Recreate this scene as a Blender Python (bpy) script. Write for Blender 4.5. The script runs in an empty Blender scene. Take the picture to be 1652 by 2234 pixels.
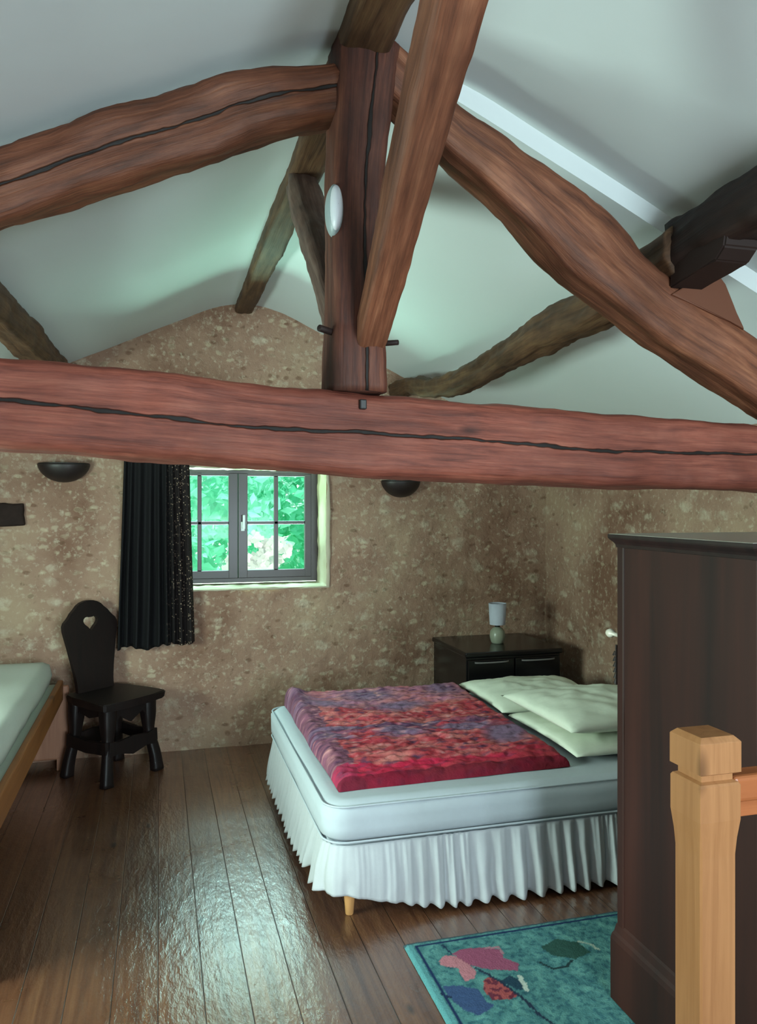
import bpy, bmesh, math, random
from math import sin, cos, pi, radians, atan, sqrt, exp
from mathutils import Vector, Matrix, noise
random.seed(7)
scene = bpy.context.scene
COL = scene.collection

# ------------------------------------------------------------------ camera
FPX, HOR, EYE = 1720.0, 1100.0, 1.5          # focal length in px (1652x2234 frame), horizon row, eye height
YAW = atan((826 - 345) / FPX)
S_, C_ = sin(YAW), cos(YAW)
cam_d = bpy.data.cameras.new('camera'); cam = bpy.data.objects.new('camera', cam_d); COL.objects.link(cam)
cam.location = (0, 0, EYE); cam.rotation_euler = (pi / 2, 0, -YAW)
cam_d.sensor_width = 36; cam_d.sensor_fit = 'AUTO'; cam_d.lens = FPX / 2234 * 36
cam_d.shift_y = -(1117 - HOR) / 2234; cam_d.clip_start = .02
scene.camera = cam

def ray(px, py):
    r = (px - 826) / FPX; u = (HOR - py) / FPX
    return S_ + C_ * r, C_ - S_ * r, u
def ay(px, py, Y):
    d = ray(px, py); t = Y / d[1]; return Vector((d[0] * t, Y, EYE + d[2] * t))
def ax(px, py, X):
    d = ray(px, py); t = X / d[0]; return Vector((X, d[1] * t, EYE + d[2] * t))
def az(px, py, Z):
    d = ray(px, py); t = (Z - EYE) / d[2]; return Vector((d[0] * t, d[1] * t, Z))

# ------------------------------------------------------------------ world, lights, exposure
vs = scene.view_settings
vs.view_transform = 'Standard'; vs.look = 'None'; vs.gamma = 1.0; vs.use_curve_mapping = False
vs.exposure = 0.60
w = bpy.data.worlds.new('sky'); scene.world = w; w.use_nodes = True
bg = w.node_tree.nodes['Background']; bg.inputs[0].default_value = (.84, .98, .97, 1); bg.inputs[1].default_value = 1.2

def area(name, loc, target, sx, sy, power, col):
    l = bpy.data.lights.new(name, 'AREA'); l.shape = 'RECTANGLE'; l.size = sx; l.size_y = sy; l.energy = power; l.color = col
    o = bpy.data.objects.new(name, l); COL.objects.link(o); o.location = loc
    o.rotation_euler = (Vector(target) - Vector(loc)).to_track_quat('-Z', 'Y').to_euler()
    return o
sun = bpy.data.lights.new('sun', 'SUN'); sun.energy = 4.2; sun.angle = .02; sun.color = (1, .95, .85)
so = bpy.data.objects.new('sun', sun); COL.objects.link(so)
so.rotation_euler = Vector((.5, .45, -.75)).to_track_quat('-Z', 'Y').to_euler()
# daylight: sky above and sunlit ground below the gable window, big opening in the wall behind the camera
area('daylight_sky', (.5, 5.95, 2.35), (.5, 4.4, .6), 1.5,   .8, 115, (.58, .98, 1))
area('daylight_ground', (.5, 5.95, .25), (.5, 4.2, 2.3), 1.5, .8, 330, (.54, 1, .80))
area('daylight_rear', (1.2, -2.42, 1.5), (.7, 2.0, 1.5), 1.3, 1.1, 66, (.76, .94, 1))
area('daylight_rear_ground', (1.2, -2.44, 1.12), (.2, 1.2, 2.7), 1.3, .4, 70, (.74, .94, 1))
area('daylight_side', (-1.98, 2.35, 1.25), (2.5, 3.0, 1.45), 1.2, .7, 95, (.74, 1, .88))

# ------------------------------------------------------------------ helpers
def tag(o, label=None, cat=None, group=None, kind=None):
    if label: o['label'] = label
    if cat: o['category'] = cat
    if group: o['group'] = group
    if kind: o['kind'] = kind
    return o
def link(name, me, mat, parent=None, smooth=False):
    o = bpy.data.objects.new(name, me); COL.objects.link(o)
    for m in (mat if isinstance(mat, (list, tuple)) else [mat]): me.materials.append(m)
    if smooth:
        for p in me.polygons: p.use_smooth = True
    if parent:
        o.parent = parent
        o.matrix_parent_inverse = Matrix.Translation(parent.location).inverted() if not any(parent.rotation_euler) else Matrix.Identity(4)
    return o
def empty(name, loc, rz=0):
    o = bpy.data.objects.new(name, None); COL.objects.link(o); o.location = loc; o.rotation_euler = (0, 0, rz); o.empty_display_size = .1
    return o
def mesh(name, vs_, fs, mat, parent=None, smooth=False):
    me = bpy.data.meshes.new(name); me.from_pydata([tuple(v) for v in vs_], [], fs); me.update()
    return link(name, me, mat, parent, smooth)
def from_bm(name, bm, mat, parent=None, smooth=False):
    bmesh.ops.recalc_face_normals(bm, faces=bm.faces)
    me = bpy.data.meshes.new(name); bm.to_mesh(me); bm.free()
    return link(name, me, mat, parent, smooth)
def add_box(bm, lo, hi, bevel=0, seg=2):
    lo, hi = Vector(lo), Vector(hi)
    r = bmesh.ops.create_cube(bm, size=1)
    for v in r['verts']:
        v.co = Vector([lo[i] + (v.co[i] + .5) * (hi[i] - lo[i]) for i in range(3)])
    if bevel:
        es = set(e for v in r['verts'] for e in v.link_edges)
        bmesh.ops.bevel(bm, geom=list(es), offset=bevel, segments=seg, profile=.5, affect='EDGES')
def box(name, lo, hi, mat, parent=None, bevel=.004, seg=2, smooth=False):
    bm = bmesh.new(); add_box(bm, lo, hi, bevel, seg); return from_bm(name, bm, mat, parent, smooth)
def boxes(name, lst, mat, parent=None, bevel=.003):
    bm = bmesh.new()
    for lo, hi in lst: add_box(bm, lo, hi, bevel)
    return from_bm(name, bm, mat, parent)
def lathe(name, prof, mat, parent=None, at=(0, 0, 0), n=40, smooth=True, rx=1, ry=1):
    V = []; F = []
    for r, z in prof:
        for k in range(n):
            a = 2 * pi * k / n; V.append((at[0] + rx * r * cos(a), at[1] + ry * r * sin(a), at[2] + z))
    for i in range(len(prof) - 1):
        for k in range(n):
            F.append((i * n + k, i * n + (k + 1) % n, (i + 1) * n + (k + 1) % n, (i + 1) * n + k))
    return mesh(name, V, F, mat, parent, smooth)
def cyl_between(name, a, b, r0, r1, mat, parent=None, n=16):
    a, b = Vector(a), Vector(b); t = (b - a).normalized()
    s = t.cross(Vector((0, 0, 1)));  s = s.normalized() if s.length > 1e-3 else Vector((1, 0, 0)); u = s.cross(t)
    V = []; F = []
    for p, r in ((a, r0 * .85), (a + t * r0 * .15, r0), (b - t * r1 * .15, r1), (b, r1 * .85)):
        for k in range(n):
            q = 2 * pi * k / n; V.append(p + s * r * cos(q) + u * r * sin(q))
    for i in range(3):
        for k in range(n): F.append((i * n + k, i * n + (k + 1) % n, (i + 1) * n + (k + 1) % n, (i + 1) * n + k))
    F.append(tuple(range(n))[::-1]); F.append(tuple(range(3 * n, 4 * n)))
    return mesh(name, V, F, mat, parent, True)
def nz(x, y=0., z=0.): return noise.noise(Vector((x, y, z)))
def fbm(x, y=0., z=0., o=3):
    s = 0; a = 1
    for i in range(o): s += a * nz(x, y, z); x *= 2.03; y *= 2.03; z *= 2.03; a *= .5
    return s

def log(name, pts, secs, mat, parent=None, seed=0., rough=.008, power=4.5, up=(0, 0, 1), step=.02, M=40, crack=None):
    """rough hewn timber: pts path, secs (w along side, h along up) per point, u/v mapping along the grain"""
    P = [Vector(p) for p in pts]
    L = [0]
    for i in range(1, len(P)): L.append(L[-1] + (P[i] - P[i - 1]).length)
    N = max(6, int(L[-1] / step)); V = []; F = []; UV = []
    up = Vector(up)
    def cat(vals, i, f):
        h = L[i + 1] - L[i]
        m0 = (vals[i + 1] - vals[i]) / h if i == 0 else (vals[i + 1] - vals[i - 1]) / (L[i + 1] - L[i - 1])
        m1 = (vals[i + 1] - vals[i]) / h if i + 2 >= len(vals) else (vals[i + 2] - vals[i]) / (L[i + 2] - L[i])
        f2, f3 = f * f, f * f * f
        return (2 * f3 - 3 * f2 + 1) * vals[i] + (f3 - 2 * f2 + f) * h * m0 + (3 * f2 - 2 * f3) * vals[i + 1] + (f3 - f2) * h * m1
    W = [Vector((s[0], s[1], 0)) for s in secs]
    def samp(s):
        s = min(max(s, 0), L[-1]); i = 0
        while i < len(P) - 2 and s > L[i + 1]: i += 1
        f = (s - L[i]) / (L[i + 1] - L[i])
        return cat(P, i, f), cat(W, i, f)
    for j in range(N + 1):
        s = L[-1] * j / N
        p, wv = samp(s); t = (samp(s + .01)[0] - samp(s - .01)[0]).normalized()
        side = t.cross(up).normalized(); u = side.cross(t)
        cir = 0
        for k in range(M):
            a = 2 * pi * k / M; ca, sa = -cos(a), -sin(a)
            e = (abs(ca) ** power + abs(sa) ** power) ** (-1 / power)
            x, y = ca * e, sa * e
            d = rough * (1.3 * nz(s * 2.3 + seed, ca * .9, sa * .9 + seed) + .75 * nz(s * 8 + seed, ca * 2, sa * 2) + .3 * nz(s * 26 + seed, ca * 3, sa * 3) + .35 * nz(s * 5, ca * 9 + seed, sa * 9))
            if crack:
                vv = crack[0] + crack[1] * nz(s * 1.7 + seed) + .4 * crack[1] * nz(s * 7 + seed) 
                if side.dot(Vector((0, -1, 0))) * ca > .5:
                    d -= .010 * exp(-((y * .5 - vv) / .035) ** 2)
            q = p + side * (x * (wv.x / 2 + d)) + u * (y * (wv.y / 2 + d))
            V.append(q); UV.append((s, a / (2 * pi) * (secs[0][0] + secs[0][1]) * 2))
    for j in range(N):
        for k in range(M):
            k2 = (k + 1) % M
            F.append((j * M + k, j * M + k2, (j + 1) * M + k2, (j + 1) * M + k))
    F.append(tuple(range(M))[::-1]); F.append(tuple(range(N * M, N * M + M)))
    me = bpy.data.meshes.new(name); me.from_pydata([tuple(v) for v in V], [], F); me.update()
    uvl = me.uv_layers.new(name='UVMap'); full = (secs[0][0] + secs[0][1]) * 2
    for poly in me.polygons:
        vis = list(poly.vertices)
        ks = [v % M for v in vis]
        wrap = max(ks) == M - 1 and min(ks) == 0 and len(vis) == 4
        for li, v in zip(poly.loop_indices, vis):
            uu, vv = UV[v]
            if wrap and v % M == 0: vv = full
            uvl.data[li].uv = (uu + seed, vv)
    return link(name, me, mat, parent, True)

# ------------------------------------------------------------------ materials
def lin(c): return tuple((x / 255 / 12.92 if x / 255 <= .04045 else ((x / 255 + .055) / 1.055) ** 2.4) for x in c) + (1,)
class NT:
    def __init__(s, name):
        s.m = bpy.data.materials.new(name); s.m.use_nodes = True; s.t = s.m.node_tree; s.b = s.t.nodes['Principled BSDF']
    def n(s, typ, **kw):
        x = s.t.nodes.new(typ)
        for k, v in kw.items():
            if k in ('operation', 'blend_type', 'data_type', 'feature', 'distance', 'noise_dimensions', 'layer_name', 'attribute_name', 'musgrave_type', 'wave_type', 'bands_direction'): setattr(x, k, v)
            else: x.inputs[k.replace('_', ' ')].default_value = v
        return x
    def l(s, a, b): s.t.links.new(a, b)
    def coord(s, kind='Object', scale=(1, 1, 1)):
        c = s.t.nodes.new('ShaderNodeTexCoord'); m = s.t.nodes.new('ShaderNodeMapping'); m.inputs['Scale'].default_value = scale
        s.l(c.outputs[kind], m.inputs['Vector']); return m.outputs[0]
    def noise(s, vec, scale, detail=4, rough=.55, dist=0):
        x = s.t.nodes.new('ShaderNodeTexNoise'); s.l(vec, x.inputs['Vector']); x.inputs['Scale'].default_value = scale
        x.inputs['Detail'].default_value = detail; x.inputs['Roughness'].default_value = rough; x.inputs['Distortion'].default_value = dist
        return x.outputs['Fac']
    def ramp(s, fac, stops):
        x = s.t.nodes.new('ShaderNodeValToRGB'); s.l(fac, x.inputs[0]); e = x.color_ramp.elements
        while len(e) < len(stops): e.new(.5)
        for el, (p, c) in zip(e, stops): el.position = p; el.color = c if isinstance(c, tuple) else (c, c, c, 1)
        return x.outputs[0]
    def mix(s, fac, a, b, mode='MIX'):
        x = s.t.nodes.new('ShaderNodeMix'); x.data_type = 'RGBA'; x.blend_type = mode
        for sock, v in ((x.inputs[0], fac), (x.inputs[6], a), (x.inputs[7], b)):
            if hasattr(v, 'links') or hasattr(v, 'is_linked'): s.l(v, sock)
            else: sock.default_value = v
        return x.outputs[2]
    def bump(s, h, strength=.5, dist=.01):
        x = s.t.nodes.new('ShaderNodeBump'); x.inputs['Strength'].default_value = strength; x.inputs['Distance'].default_value = dist
        s.l(h, x.inputs['Height']); s.l(x.outputs[0], s.b.inputs['Normal']); return x
    def math(s, op, a, b=0.):
        x = s.t.nodes.new('ShaderNodeMath'); x.operation = op
        for i, v in enumerate((a, b)):
            if hasattr(v, 'is_linked'): s.l(v, x.inputs[i])
            else: x.inputs[i].default_value = v
        return x.outputs[0]
    def fin(s, col=None, rough=.6, spec=.5):
        if col is not None:
            if hasattr(col, 'is_linked'): s.l(col, s.b.inputs['Base Color'])
            else: s.b.inputs['Base Color'].default_value = col
        if hasattr(rough, 'is_linked'): s.l(rough, s.b.inputs['Roughness'])
        else: s.b.inputs['Roughness'].default_value = rough
        s.b.inputs['Specular IOR Level'].default_value = spec
        return s.m

def beam_wood(name, c0, c1, c2, crack=None, kind='UV'):
    t = NT(name); v = t.coord(kind, (1, 1, 1) if kind == 'UV' else (1, 1, 1))
    vs2 = t.coord(kind, (1.6, 16, 1)); vs3 = t.coord(kind, (4, 130, 1))
    n1 = t.noise(vs2, 2.2, 6, .66, .2); n2 = t.noise(vs3, 1.3, 3, .6); n3 = t.noise(v, 2.2, 5, .6, .3)
    col = t.ramp(n1, [(.30, c0), (.5, c1), (.72, c2)])
    col = t.mix(t.ramp(n3, [(.30, .75), (.62, 0.)]), col, c0)
    col = t.mix(.55, col, t.ramp(n2, [(.3, .45), (.7, 1.)]), 'MULTIPLY')
    vo = t.n('ShaderNodeTexVoronoi', Scale=2.1); t.l(t.coord(kind, (1, 2.2, 1)), vo.inputs['Vector'])
    knot = t.ramp(vo.outputs['Distance'], [(.03, 1.), (.09, 0.)])
    col = t.mix(knot, col, tuple(x * .35 for x in c0[:3]) + (1,))
    h = t.math('ADD', t.math('MULTIPLY', n1, .7), t.math('MULTIPLY', n2, .4))
    if crack:
        sx = t.n('ShaderNodeSeparateXYZ'); t.l(v, sx.inputs[0])
        wv = t.noise(t.coord(kind, (1.3, 0, 0)), 1.0, 2, .5); wf = t.noise(t.coord(kind, (9, 0, 0)), 1.0, 2, .6)
        pos = t.math('ADD', t.math('MULTIPLY', t.math('SUBTRACT', wv, .5), crack[1]), t.math('MULTIPLY', t.math('SUBTRACT', wf, .5), .022))
        d = t.math('ABSOLUTE', t.math('SUBTRACT', sx.outputs[1], t.math('ADD', pos, crack[0])))
        wd = t.math('MULTIPLY', t.math('SUBTRACT', t.noise(t.coord(kind, (3.5, 0, 0)), 1.7, 3, .7), .36), .022)
        ck = t.ramp(t.math('SUBTRACT', d, wd), [(0., 1.), (.0022, 0.)])
        col = t.mix(ck, col, (.006, .003, .002, 1))
        h = t.math('SUBTRACT', h, t.math('MULTIPLY', ck, 2.))
    t.bump(h, .7, .006)
    return t.fin(col, .62, .35)

RED = beam_wood('oak_beam_red', lin((76, 42, 28)), lin((132, 80, 56)), lin((168, 112, 82)))
TIE = beam_wood('oak_beam_cracked', lin((88, 42, 32)), lin((142, 76, 60)), lin((172, 104, 84)), crack=(.41, .09))
RAF = beam_wood('oak_beam_split', lin((70, 40, 26)), lin((120, 70, 48)), lin((150, 96, 68)), crack=(.30, .05))
KNG = beam_wood('oak_post_shade_dark', lin((52, 28, 22)), lin((104, 58, 44)), lin((138, 84, 62)), crack=(.135, .03))  # king post oak darkened to stand in for the front brace's shadow
BRN = beam_wood('oak_beam_brown', lin((52, 34, 22)), lin((98, 68, 46)), lin((128, 98, 68)))
GRY = beam_wood('oak_brace_grey', lin((62, 44, 38)), lin((100, 76, 66)), lin((125, 102, 90)))
DRK = beam_wood('oak_beam_dark', lin((26, 16, 14)), lin((48, 30, 26)), lin((66, 44, 36)))

def plaster(name, c):
    t = NT(name); v = t.coord('Object'); n = t.noise(v, 1.1, 4, .5); n2 = t.noise(v, 30, 3, .5)
    col = t.mix(n, c, tuple(x * .93 for x in c[:3]) + (1,)); t.bump(t.math('ADD', t.math('MULTIPLY', n, 2.), t.math('MULTIPLY', n2, .1)), .25, .02)
    return t.fin(col, .85, .2)
PLA = plaster('white_plaster', (.66, .72, .725, 1))
CRM = plaster('cream_plaster', (.50, .455, .335, 1))

def stone():
    t = NT('rubble_stone'); v = t.coord('Object')
    # axis independent mottled rubble, buff lime pointing with paler stones and dark chips
    dn = t.n('ShaderNodeTexNoise', Scale=7.0); t.l(v, dn.inputs['Vector'])
    dv = t.n('ShaderNodeVectorMath', operation='MULTIPLY_ADD'); t.l(dn.outputs['Color'], dv.inputs[0]); dv.inputs[1].default_value = (.07, .07, .05); t.l(v, dv.inputs[2])
    mp = t.n('ShaderNodeMapping'); mp.inputs['Scale'].default_value = (1, 1, 1.7); t.l(dv.outputs[0], mp.inputs['Vector'])
    vo = t.n('ShaderNodeTexVoronoi', Scale=7.5); t.l(mp.outputs[0], vo.inputs['Vector'])
    vo2 = t.n('ShaderNodeTexVoronoi', Scale=26.); t.l(mp.outputs[0], vo2.inputs['Vector'])
    vo3 = t.n('ShaderNodeTexVoronoi', Scale=15.); t.l(mp.outputs[0], vo3.inputs['Vector'])
    base = t.ramp(t.noise(v, 1.6, 6, .6), [(.3, lin((122, 90, 74))), (.5, lin((154, 124, 106))), (.7, lin((170, 146, 122)))])
    cell = t.n('ShaderNodeSeparateColor'); t.l(vo.outputs['Color'], cell.inputs[0])
    cell3 = t.n('ShaderNodeSeparateColor'); t.l(vo3.outputs['Color'], cell3.inputs[0])
    m1 = t.math('MULTIPLY', t.ramp(t.math('ADD', vo.outputs['Distance'], t.math('MULTIPLY', t.math('SUBTRACT', t.noise(v, 30, 3, .6), .5), .45)), [(.26, 1.), (.46, 0.)]), t.ramp(cell.outputs[0], [(.70, 0.), (.85, .6)]))
    m1 = t.math('MULTIPLY', m1, t.ramp(t.noise(v, 22, 3, .6), [(.35, .2), (.6, 1.)]))
    col = t.mix(m1, base, lin((196, 184, 162)))
    m3 = t.math('MULTIPLY', t.ramp(t.math('ADD', vo3.outputs['Distance'], t.math('MULTIPLY', t.math('SUBTRACT', t.noise(v, 48, 3, .6), .5), .55)), [(.20, 1.), (.42, 0.)]), t.ramp(cell3.outputs[0], [(.62, 0.), (.85, .5)]))
    col = t.mix(m3, col, lin((200, 188, 160)))
    m4 = t.math('MULTIPLY', t.ramp(vo3.outputs['Distance'], [(.22, 1.), (.38, 0.)]), t.ramp(cell3.outputs[1], [(.80, 0.), (.9, .6)]))
    col = t.mix(m4, col, lin((104, 74, 56)))
    fl = t.ramp(t.noise(v, 34, 4, .65), [(.54, 0.), (.72, .55)]); col = t.mix(fl, col, lin((206, 196, 172)))
    fd = t.ramp(t.noise(v, 19, 4, .7), [(.28, .6), (.40, 0.)]); col = t.mix(fd, col, lin((92, 70, 52)))
    h = t.math('ADD', t.math('ADD', t.math('MULTIPLY', m1, .7), t.math('MULTIPLY', m3, .4)), t.math('MULTIPLY', t.noise(v, 26, 5, .65), 1.4))
    t.bump(h, .8, .012)
    return t.fin(col, .92, .15)
STO = stone()

def floorwood():
    t = NT('varnished_floorboards'); v = t.coord('Object')
    sx = t.n('ShaderNodeSeparateXYZ'); t.l(v, sx.inputs[0])
    PW = .135
    q = t.math('DIVIDE', sx.outputs[0], PW); idx = t.math('FLOOR', q); fr = t.math('FRACT', q)
    wn = t.n('ShaderNodeTexWhiteNoise', noise_dimensions='1D'); t.l(idx, wn.inputs['W'])
    cmb = t.n('ShaderNodeCombineXYZ'); t.l(sx.outputs[0], cmb.inputs[0])
    t.l(t.math('ADD', sx.outputs[1], t.math('MULTIPLY', wn.outputs['Value'], 9.)), cmb.inputs[1]); t.l(wn.outputs['Value'], cmb.inputs[2])
    def mp(sc):
        m = t.n('ShaderNodeMapping'); m.inputs['Scale'].default_value = sc; t.l(cmb.outputs[0], m.inputs['Vector']); return m.outputs[0]
    g1 = t.noise(mp((22, 1.0, 1)), 1.6, 5, .6, 1.0); g2 = t.noise(mp((120, 3, 1)), 1.0, 3, .6)
    col = t.ramp(g1, [(.3, lin((82, 46, 30))), (.5, lin((108, 68, 46))), (.72, lin((128, 86, 58)))])
    col = t.mix(.35, col, t.ramp(g2, [(.3, .55), (.7, 1.)]), 'MULTIPLY')
    tint = t.ramp(wn.outputs['Value'], [(0., (.72, .72, .72, 1)), (1., (1.12, 1.06, 1, 1))]); col = t.mix(.8, col, tint, 'MULTIPLY')
    vo = t.n('ShaderNodeTexVoronoi', Scale=1.0); t.l(mp((6.5, 2.6, 1)), vo.inputs['Vector'])
    col = t.mix(t.ramp(vo.outputs['Distance'], [(.04, .9), (.10, 0.)]), col, lin((38, 20, 12)))
    gap = t.math('MULTIPLY', t.math('ABSOLUTE', t.math('SUBTRACT', fr, .5)), 2.)
    gp = t.ramp(gap, [(.972, 0.), (.993, .85)]); col = t.mix(gp, col, (.012, .008, .006, 1))
    hh = t.math('SUBTRACT', t.math('MULTIPLY', t.noise(mp((14, 5, 1)), 2.2, 4, .6), .9), t.math('MULTIPLY', gp, 1.3))
    hh = t.math('ADD', hh, t.math('MULTIPLY', t.noise(mp((70, 28, 1)), 1.0, 3, .7), .35)); bmp = t.bump(hh, .6, .006); t.l(bmp.outputs[0], t.b.inputs['Coat Normal'])
    m = t.fin(col, t.ramp(t.noise(v, 3.5, 4, .6), [(.3, .24), (.7, .40)]), .5)
    t.b.inputs['Coat Weight'].default_value = 1.0; t.b.inputs['Coat Roughness'].default_value = .24; t.b.inputs['Coat IOR'].default_value = 1.65; t.b.inputs['IOR'].default_value = 1.6
    return m
FLO = floorwood()

def simple(name, c, rough=.6, spec=.5, nscale=0, var=.15, bump=0, bdist=.003):
    t = NT(name); col = c
    if nscale:
        n = t.noise(t.coord('Object'), nscale, 4, .6)
        col = t.mix(n, tuple(x * (1 - var) for x in c[:3]) + (1,), tuple(min(1, x * (1 + var)) for x in c[:3]) + (1,))
        if bump: t.bump(n, bump, bdist)
    return t.fin(col, rough, spec)
def plank(name, c0, c1, axis=2, rough=.45, scale=1.0, knots=True, spec=.4):
    t = NT(name); sc = [26 * scale] * 3; sc[axis] = 1.4 * scale
    n = t.noise(t.coord('Object', tuple(sc)), 1.0, 5, .6, .8); n2 = t.noise(t.coord('Object', tuple(x * .25 for x in sc)), 1., 3, .5)
    col = t.ramp(n, [(.32, c0), (.68, c1)]); col = t.mix(t.ramp(n2, [(.4, 0.), (.75, .6)]), col, c0)
    if knots:
        ks = [6.] * 3; ks[axis] = 2.5
        vo = t.n('ShaderNodeTexVoronoi', Scale=1.); t.l(t.coord('Object', tuple(ks)), vo.inputs['Vector'])
        col = t.mix(t.ramp(vo.outputs['Distance'], [(.06, .8), (.16, 0.)]), col, tuple(x * .35 for x in c0[:3]) + (1,))
    t.bump(n, .15, .002); return t.fin(col, rough, spec)
PINE = plank('golden_pine', lin((142, 94, 58)), lin((176, 124, 82)), 2, .4)
PINEX = plank('golden_pine_rail', lin((150, 84, 48)), lin((186, 112, 68)), 0, .4)
PINEY = plank('bed_pine', lin((122, 72, 34)), lin((160, 102, 52)), 1, .5)
PINEP = plank('bed_end_pine', lin((140, 96, 74)), lin((170, 122, 96)), 2, .5, knots=False)
WAR = plank('dark_stained_wardrobe', lin((26, 13, 11)), lin((60, 28, 21)), 2, .58, .25, False, .25)
WARD = plank('dark_stained_moulding', lin((24, 14, 13)), lin((40, 25, 22)), 0, .5, .6, False, .3)
DUST = simple('dusty_dark_top', lin((150, 148, 138)), .28, .6, 9, .25)
CHA = plank('black_brown_chair', lin((16, 10, 10)), lin((32, 19, 17)), 2, .5, 1, False)
BLK = simple('black_lacquer', lin((16, 15, 17)), .22, .5, 8, .2)
FRM = simple('brown_window_paint', lin((46, 33, 35)), .35, .5, 12, .15)
WHT = simple('white_enamel', lin((215, 220, 228)), .35)
CER = simple('grey_green_ceramic', lin((140, 145, 128)), .3)
SHD = simple('lamp_shade_fabric', lin((178, 182, 196)), .8, .2, 60, .05)
MTT = simple('white_mattress_cotton', lin((188, 196, 203)), .9, .15, 40, .04, .2)
MTL = simple('pale_mattress_cotton', lin((196, 202, 192)), .9, .15, 40, .05, .2)
PIL = simple('white_pillow_cotton', lin((218, 224, 208)), .9, .15, 30, .05, .3)
SKI = simple('white_valance_cotton', lin((192, 195, 199)), .9, .1, 50, .04, .2)
CLAY = simple('dark_brown_metal', lin((34, 25, 24)), .45, .5, 14, .3)
BLKW = simple('rough_dark_block', lin((40, 28, 24)), .8, .2, 18, .5, .8, .01)
LGT = plank('pale_beech_leg', lin((196, 142, 88)), lin((222, 170, 112)), 2, .4, 1, False)
MET = simple('brass_knob', lin((196, 190, 176)), .3)
IRON = simple('dark_iron', lin((20, 18, 18)), .5)

gl = bpy.data.materials.new('window_glass'); gl.use_nodes = True; nt = gl.node_tree; nt.nodes.clear()
o_ = nt.nodes.new('ShaderNodeOutputMaterial'); mx = nt.nodes.new('ShaderNodeMixShader'); tr = nt.nodes.new('ShaderNodeBsdfTransparent'); gs = nt.nodes.new('ShaderNodeBsdfGlossy')
tr.inputs[0].default_value = (.95, .99, .97, 1); gs.inputs['Roughness'].default_value = .02; mx.inputs[0].default_value = .002
nt.links.new(tr.outputs[0], mx.inputs[1]); nt.links.new(gs.outputs[0], mx.inputs[2]); nt.links.new(mx.outputs[0], o_.inputs[0])
GLA = gl

def curtain_mat():
    t = NT('black_curtain_cloth'); v = t.coord('UV')
    sx = t.n('ShaderNodeSeparateXYZ'); t.l(v, sx.inputs[0])
    vo = t.n('ShaderNodeTexVoronoi', Scale=1.); t.l(t.coord('UV', (42, 95, 1)), vo.inputs['Vector'])
    backlit_dots = t.ramp(vo.outputs['Distance'], [(.22, 1.), (.36, 0.)])
    band = t.ramp(sx.outputs[0], [(.62, 0.), (.80, .75)])
    cl = t.n('ShaderNodeSeparateColor'); t.l(vo.outputs['Color'], cl.inputs[0])
    f = t.math('MULTIPLY', t.math('MULTIPLY', backlit_dots, band), t.ramp(cl.outputs[0], [(.45, 0.), (.7, 1.)]))
    col = t.mix(t.math('MULTIPLY', band, .5), lin((20, 19, 21)), lin((44, 32, 30)))
    col = t.mix(f, col, lin((186, 160, 138)))  # pale flecks painted in for window light through the lace
    return t.fin(col, .8, .2)
CUR = curtain_mat()
def attr_mat(name, rough=.9, nscale=90, bump=.5, bdist=.004):
    t = NT(name); a = t.t.nodes.new('ShaderNodeVertexColor'); a.layer_name = 'Col'
    n = t.noise(t.coord('Object'), nscale, 3, .6)
    col = t.mix(.5, a.outputs[0], t.ramp(n, [(.3, .55), (.7, 1.)]), 'MULTIPLY'); t.bump(n, bump, bdist)
    return t.fin(col, rough, .2)

# ------------------------------------------------------------------ room shell
XL, XR, YB, YF = -1.78, 2.585, 4.95, -2.5
TY = 1.96                                       # truss front plane
def roof_z(x, near=False):
    if x < .368: z = 2.731 - .462 * (.368 - x)
    elif x < .70: z = 2.731 + .012 * sin((x - .368) / .332 * pi)
    else: z = 2.731 - .462 * (x - .70)
    return z + (.05 * max(0, min(1, (x - .6) / .25)) if near else 0)
mesh('floor', [(XL - .2, YF - .2, 0), (XR + .2, YF - .2, 0), (XR + .2, YB + .3, 0), (XL - .2, YB + .3, 0), (XL - .2, YF - .2, -.2), (XR + .2, YF - .2, -.2), (XR + .2, YB + .3, -.2), (XL - .2, YB + .3, -.2)],
     [(0, 1, 2, 3), (7, 6, 5, 4), (0, 4, 5, 1), (1, 5, 6, 2), (2, 6, 7, 3), (3, 7, 4, 0)], FLO)
tag(bpy.data.objects['floor'], kind='structure')

HX0, HX1, HZ0, HZ1 = -.03, 1.037, .975, 1.726      # window hole in the back wall
def wall_rel(a, b): return .012 * fbm(a * 3.1, b * 3.7, 5.) + .006 * fbm(a * 11, b * 13, 1.)
def wall_grid(name, f, u0, u1, v0, v1, step, hole=None):
    nu = int((u1 - u0) / step); nv = int((v1 - v0) / step)
    us = [u0 + (u1 - u0) * i / nu for i in range(nu + 1)]; vs_ = [v0 + (v1 - v0) * i / nv for i in range(nv + 1)]
    if hole:   # snap grid lines to the opening
        for arr, (a, b) in ((us, hole[:2]), (vs_, hole[2:])):
            for h in (a, b):
                i = min(range(len(arr)), key=lambda k: abs(arr[k] - h)); arr[i] = h
    V = [f(u, v) for v in vs_ for u in us]; F = []
    for j in range(nv):
        for i in range(nu):
            if hole and hole[0] - 1e-6 <= us[i] and us[i + 1] <= hole[1] + 1e-6 and hole[2] - 1e-6 <= vs_[j] and vs_[j + 1] <= hole[3] + 1e-6: continue
            a = j * (nu + 1) + i; F.append((a, a + 1, a + nu + 2, a + nu + 1))
    o = mesh(name, V, F, STO, None, True); tag(o, kind='structure'); return o
wall_grid('wall_back', lambda u, v: (u, YB - wall_rel(u, v), v), XL - .05, XR + .05, -.05, 2.86, .02, (HX0, HX1, HZ0, HZ1))
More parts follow.
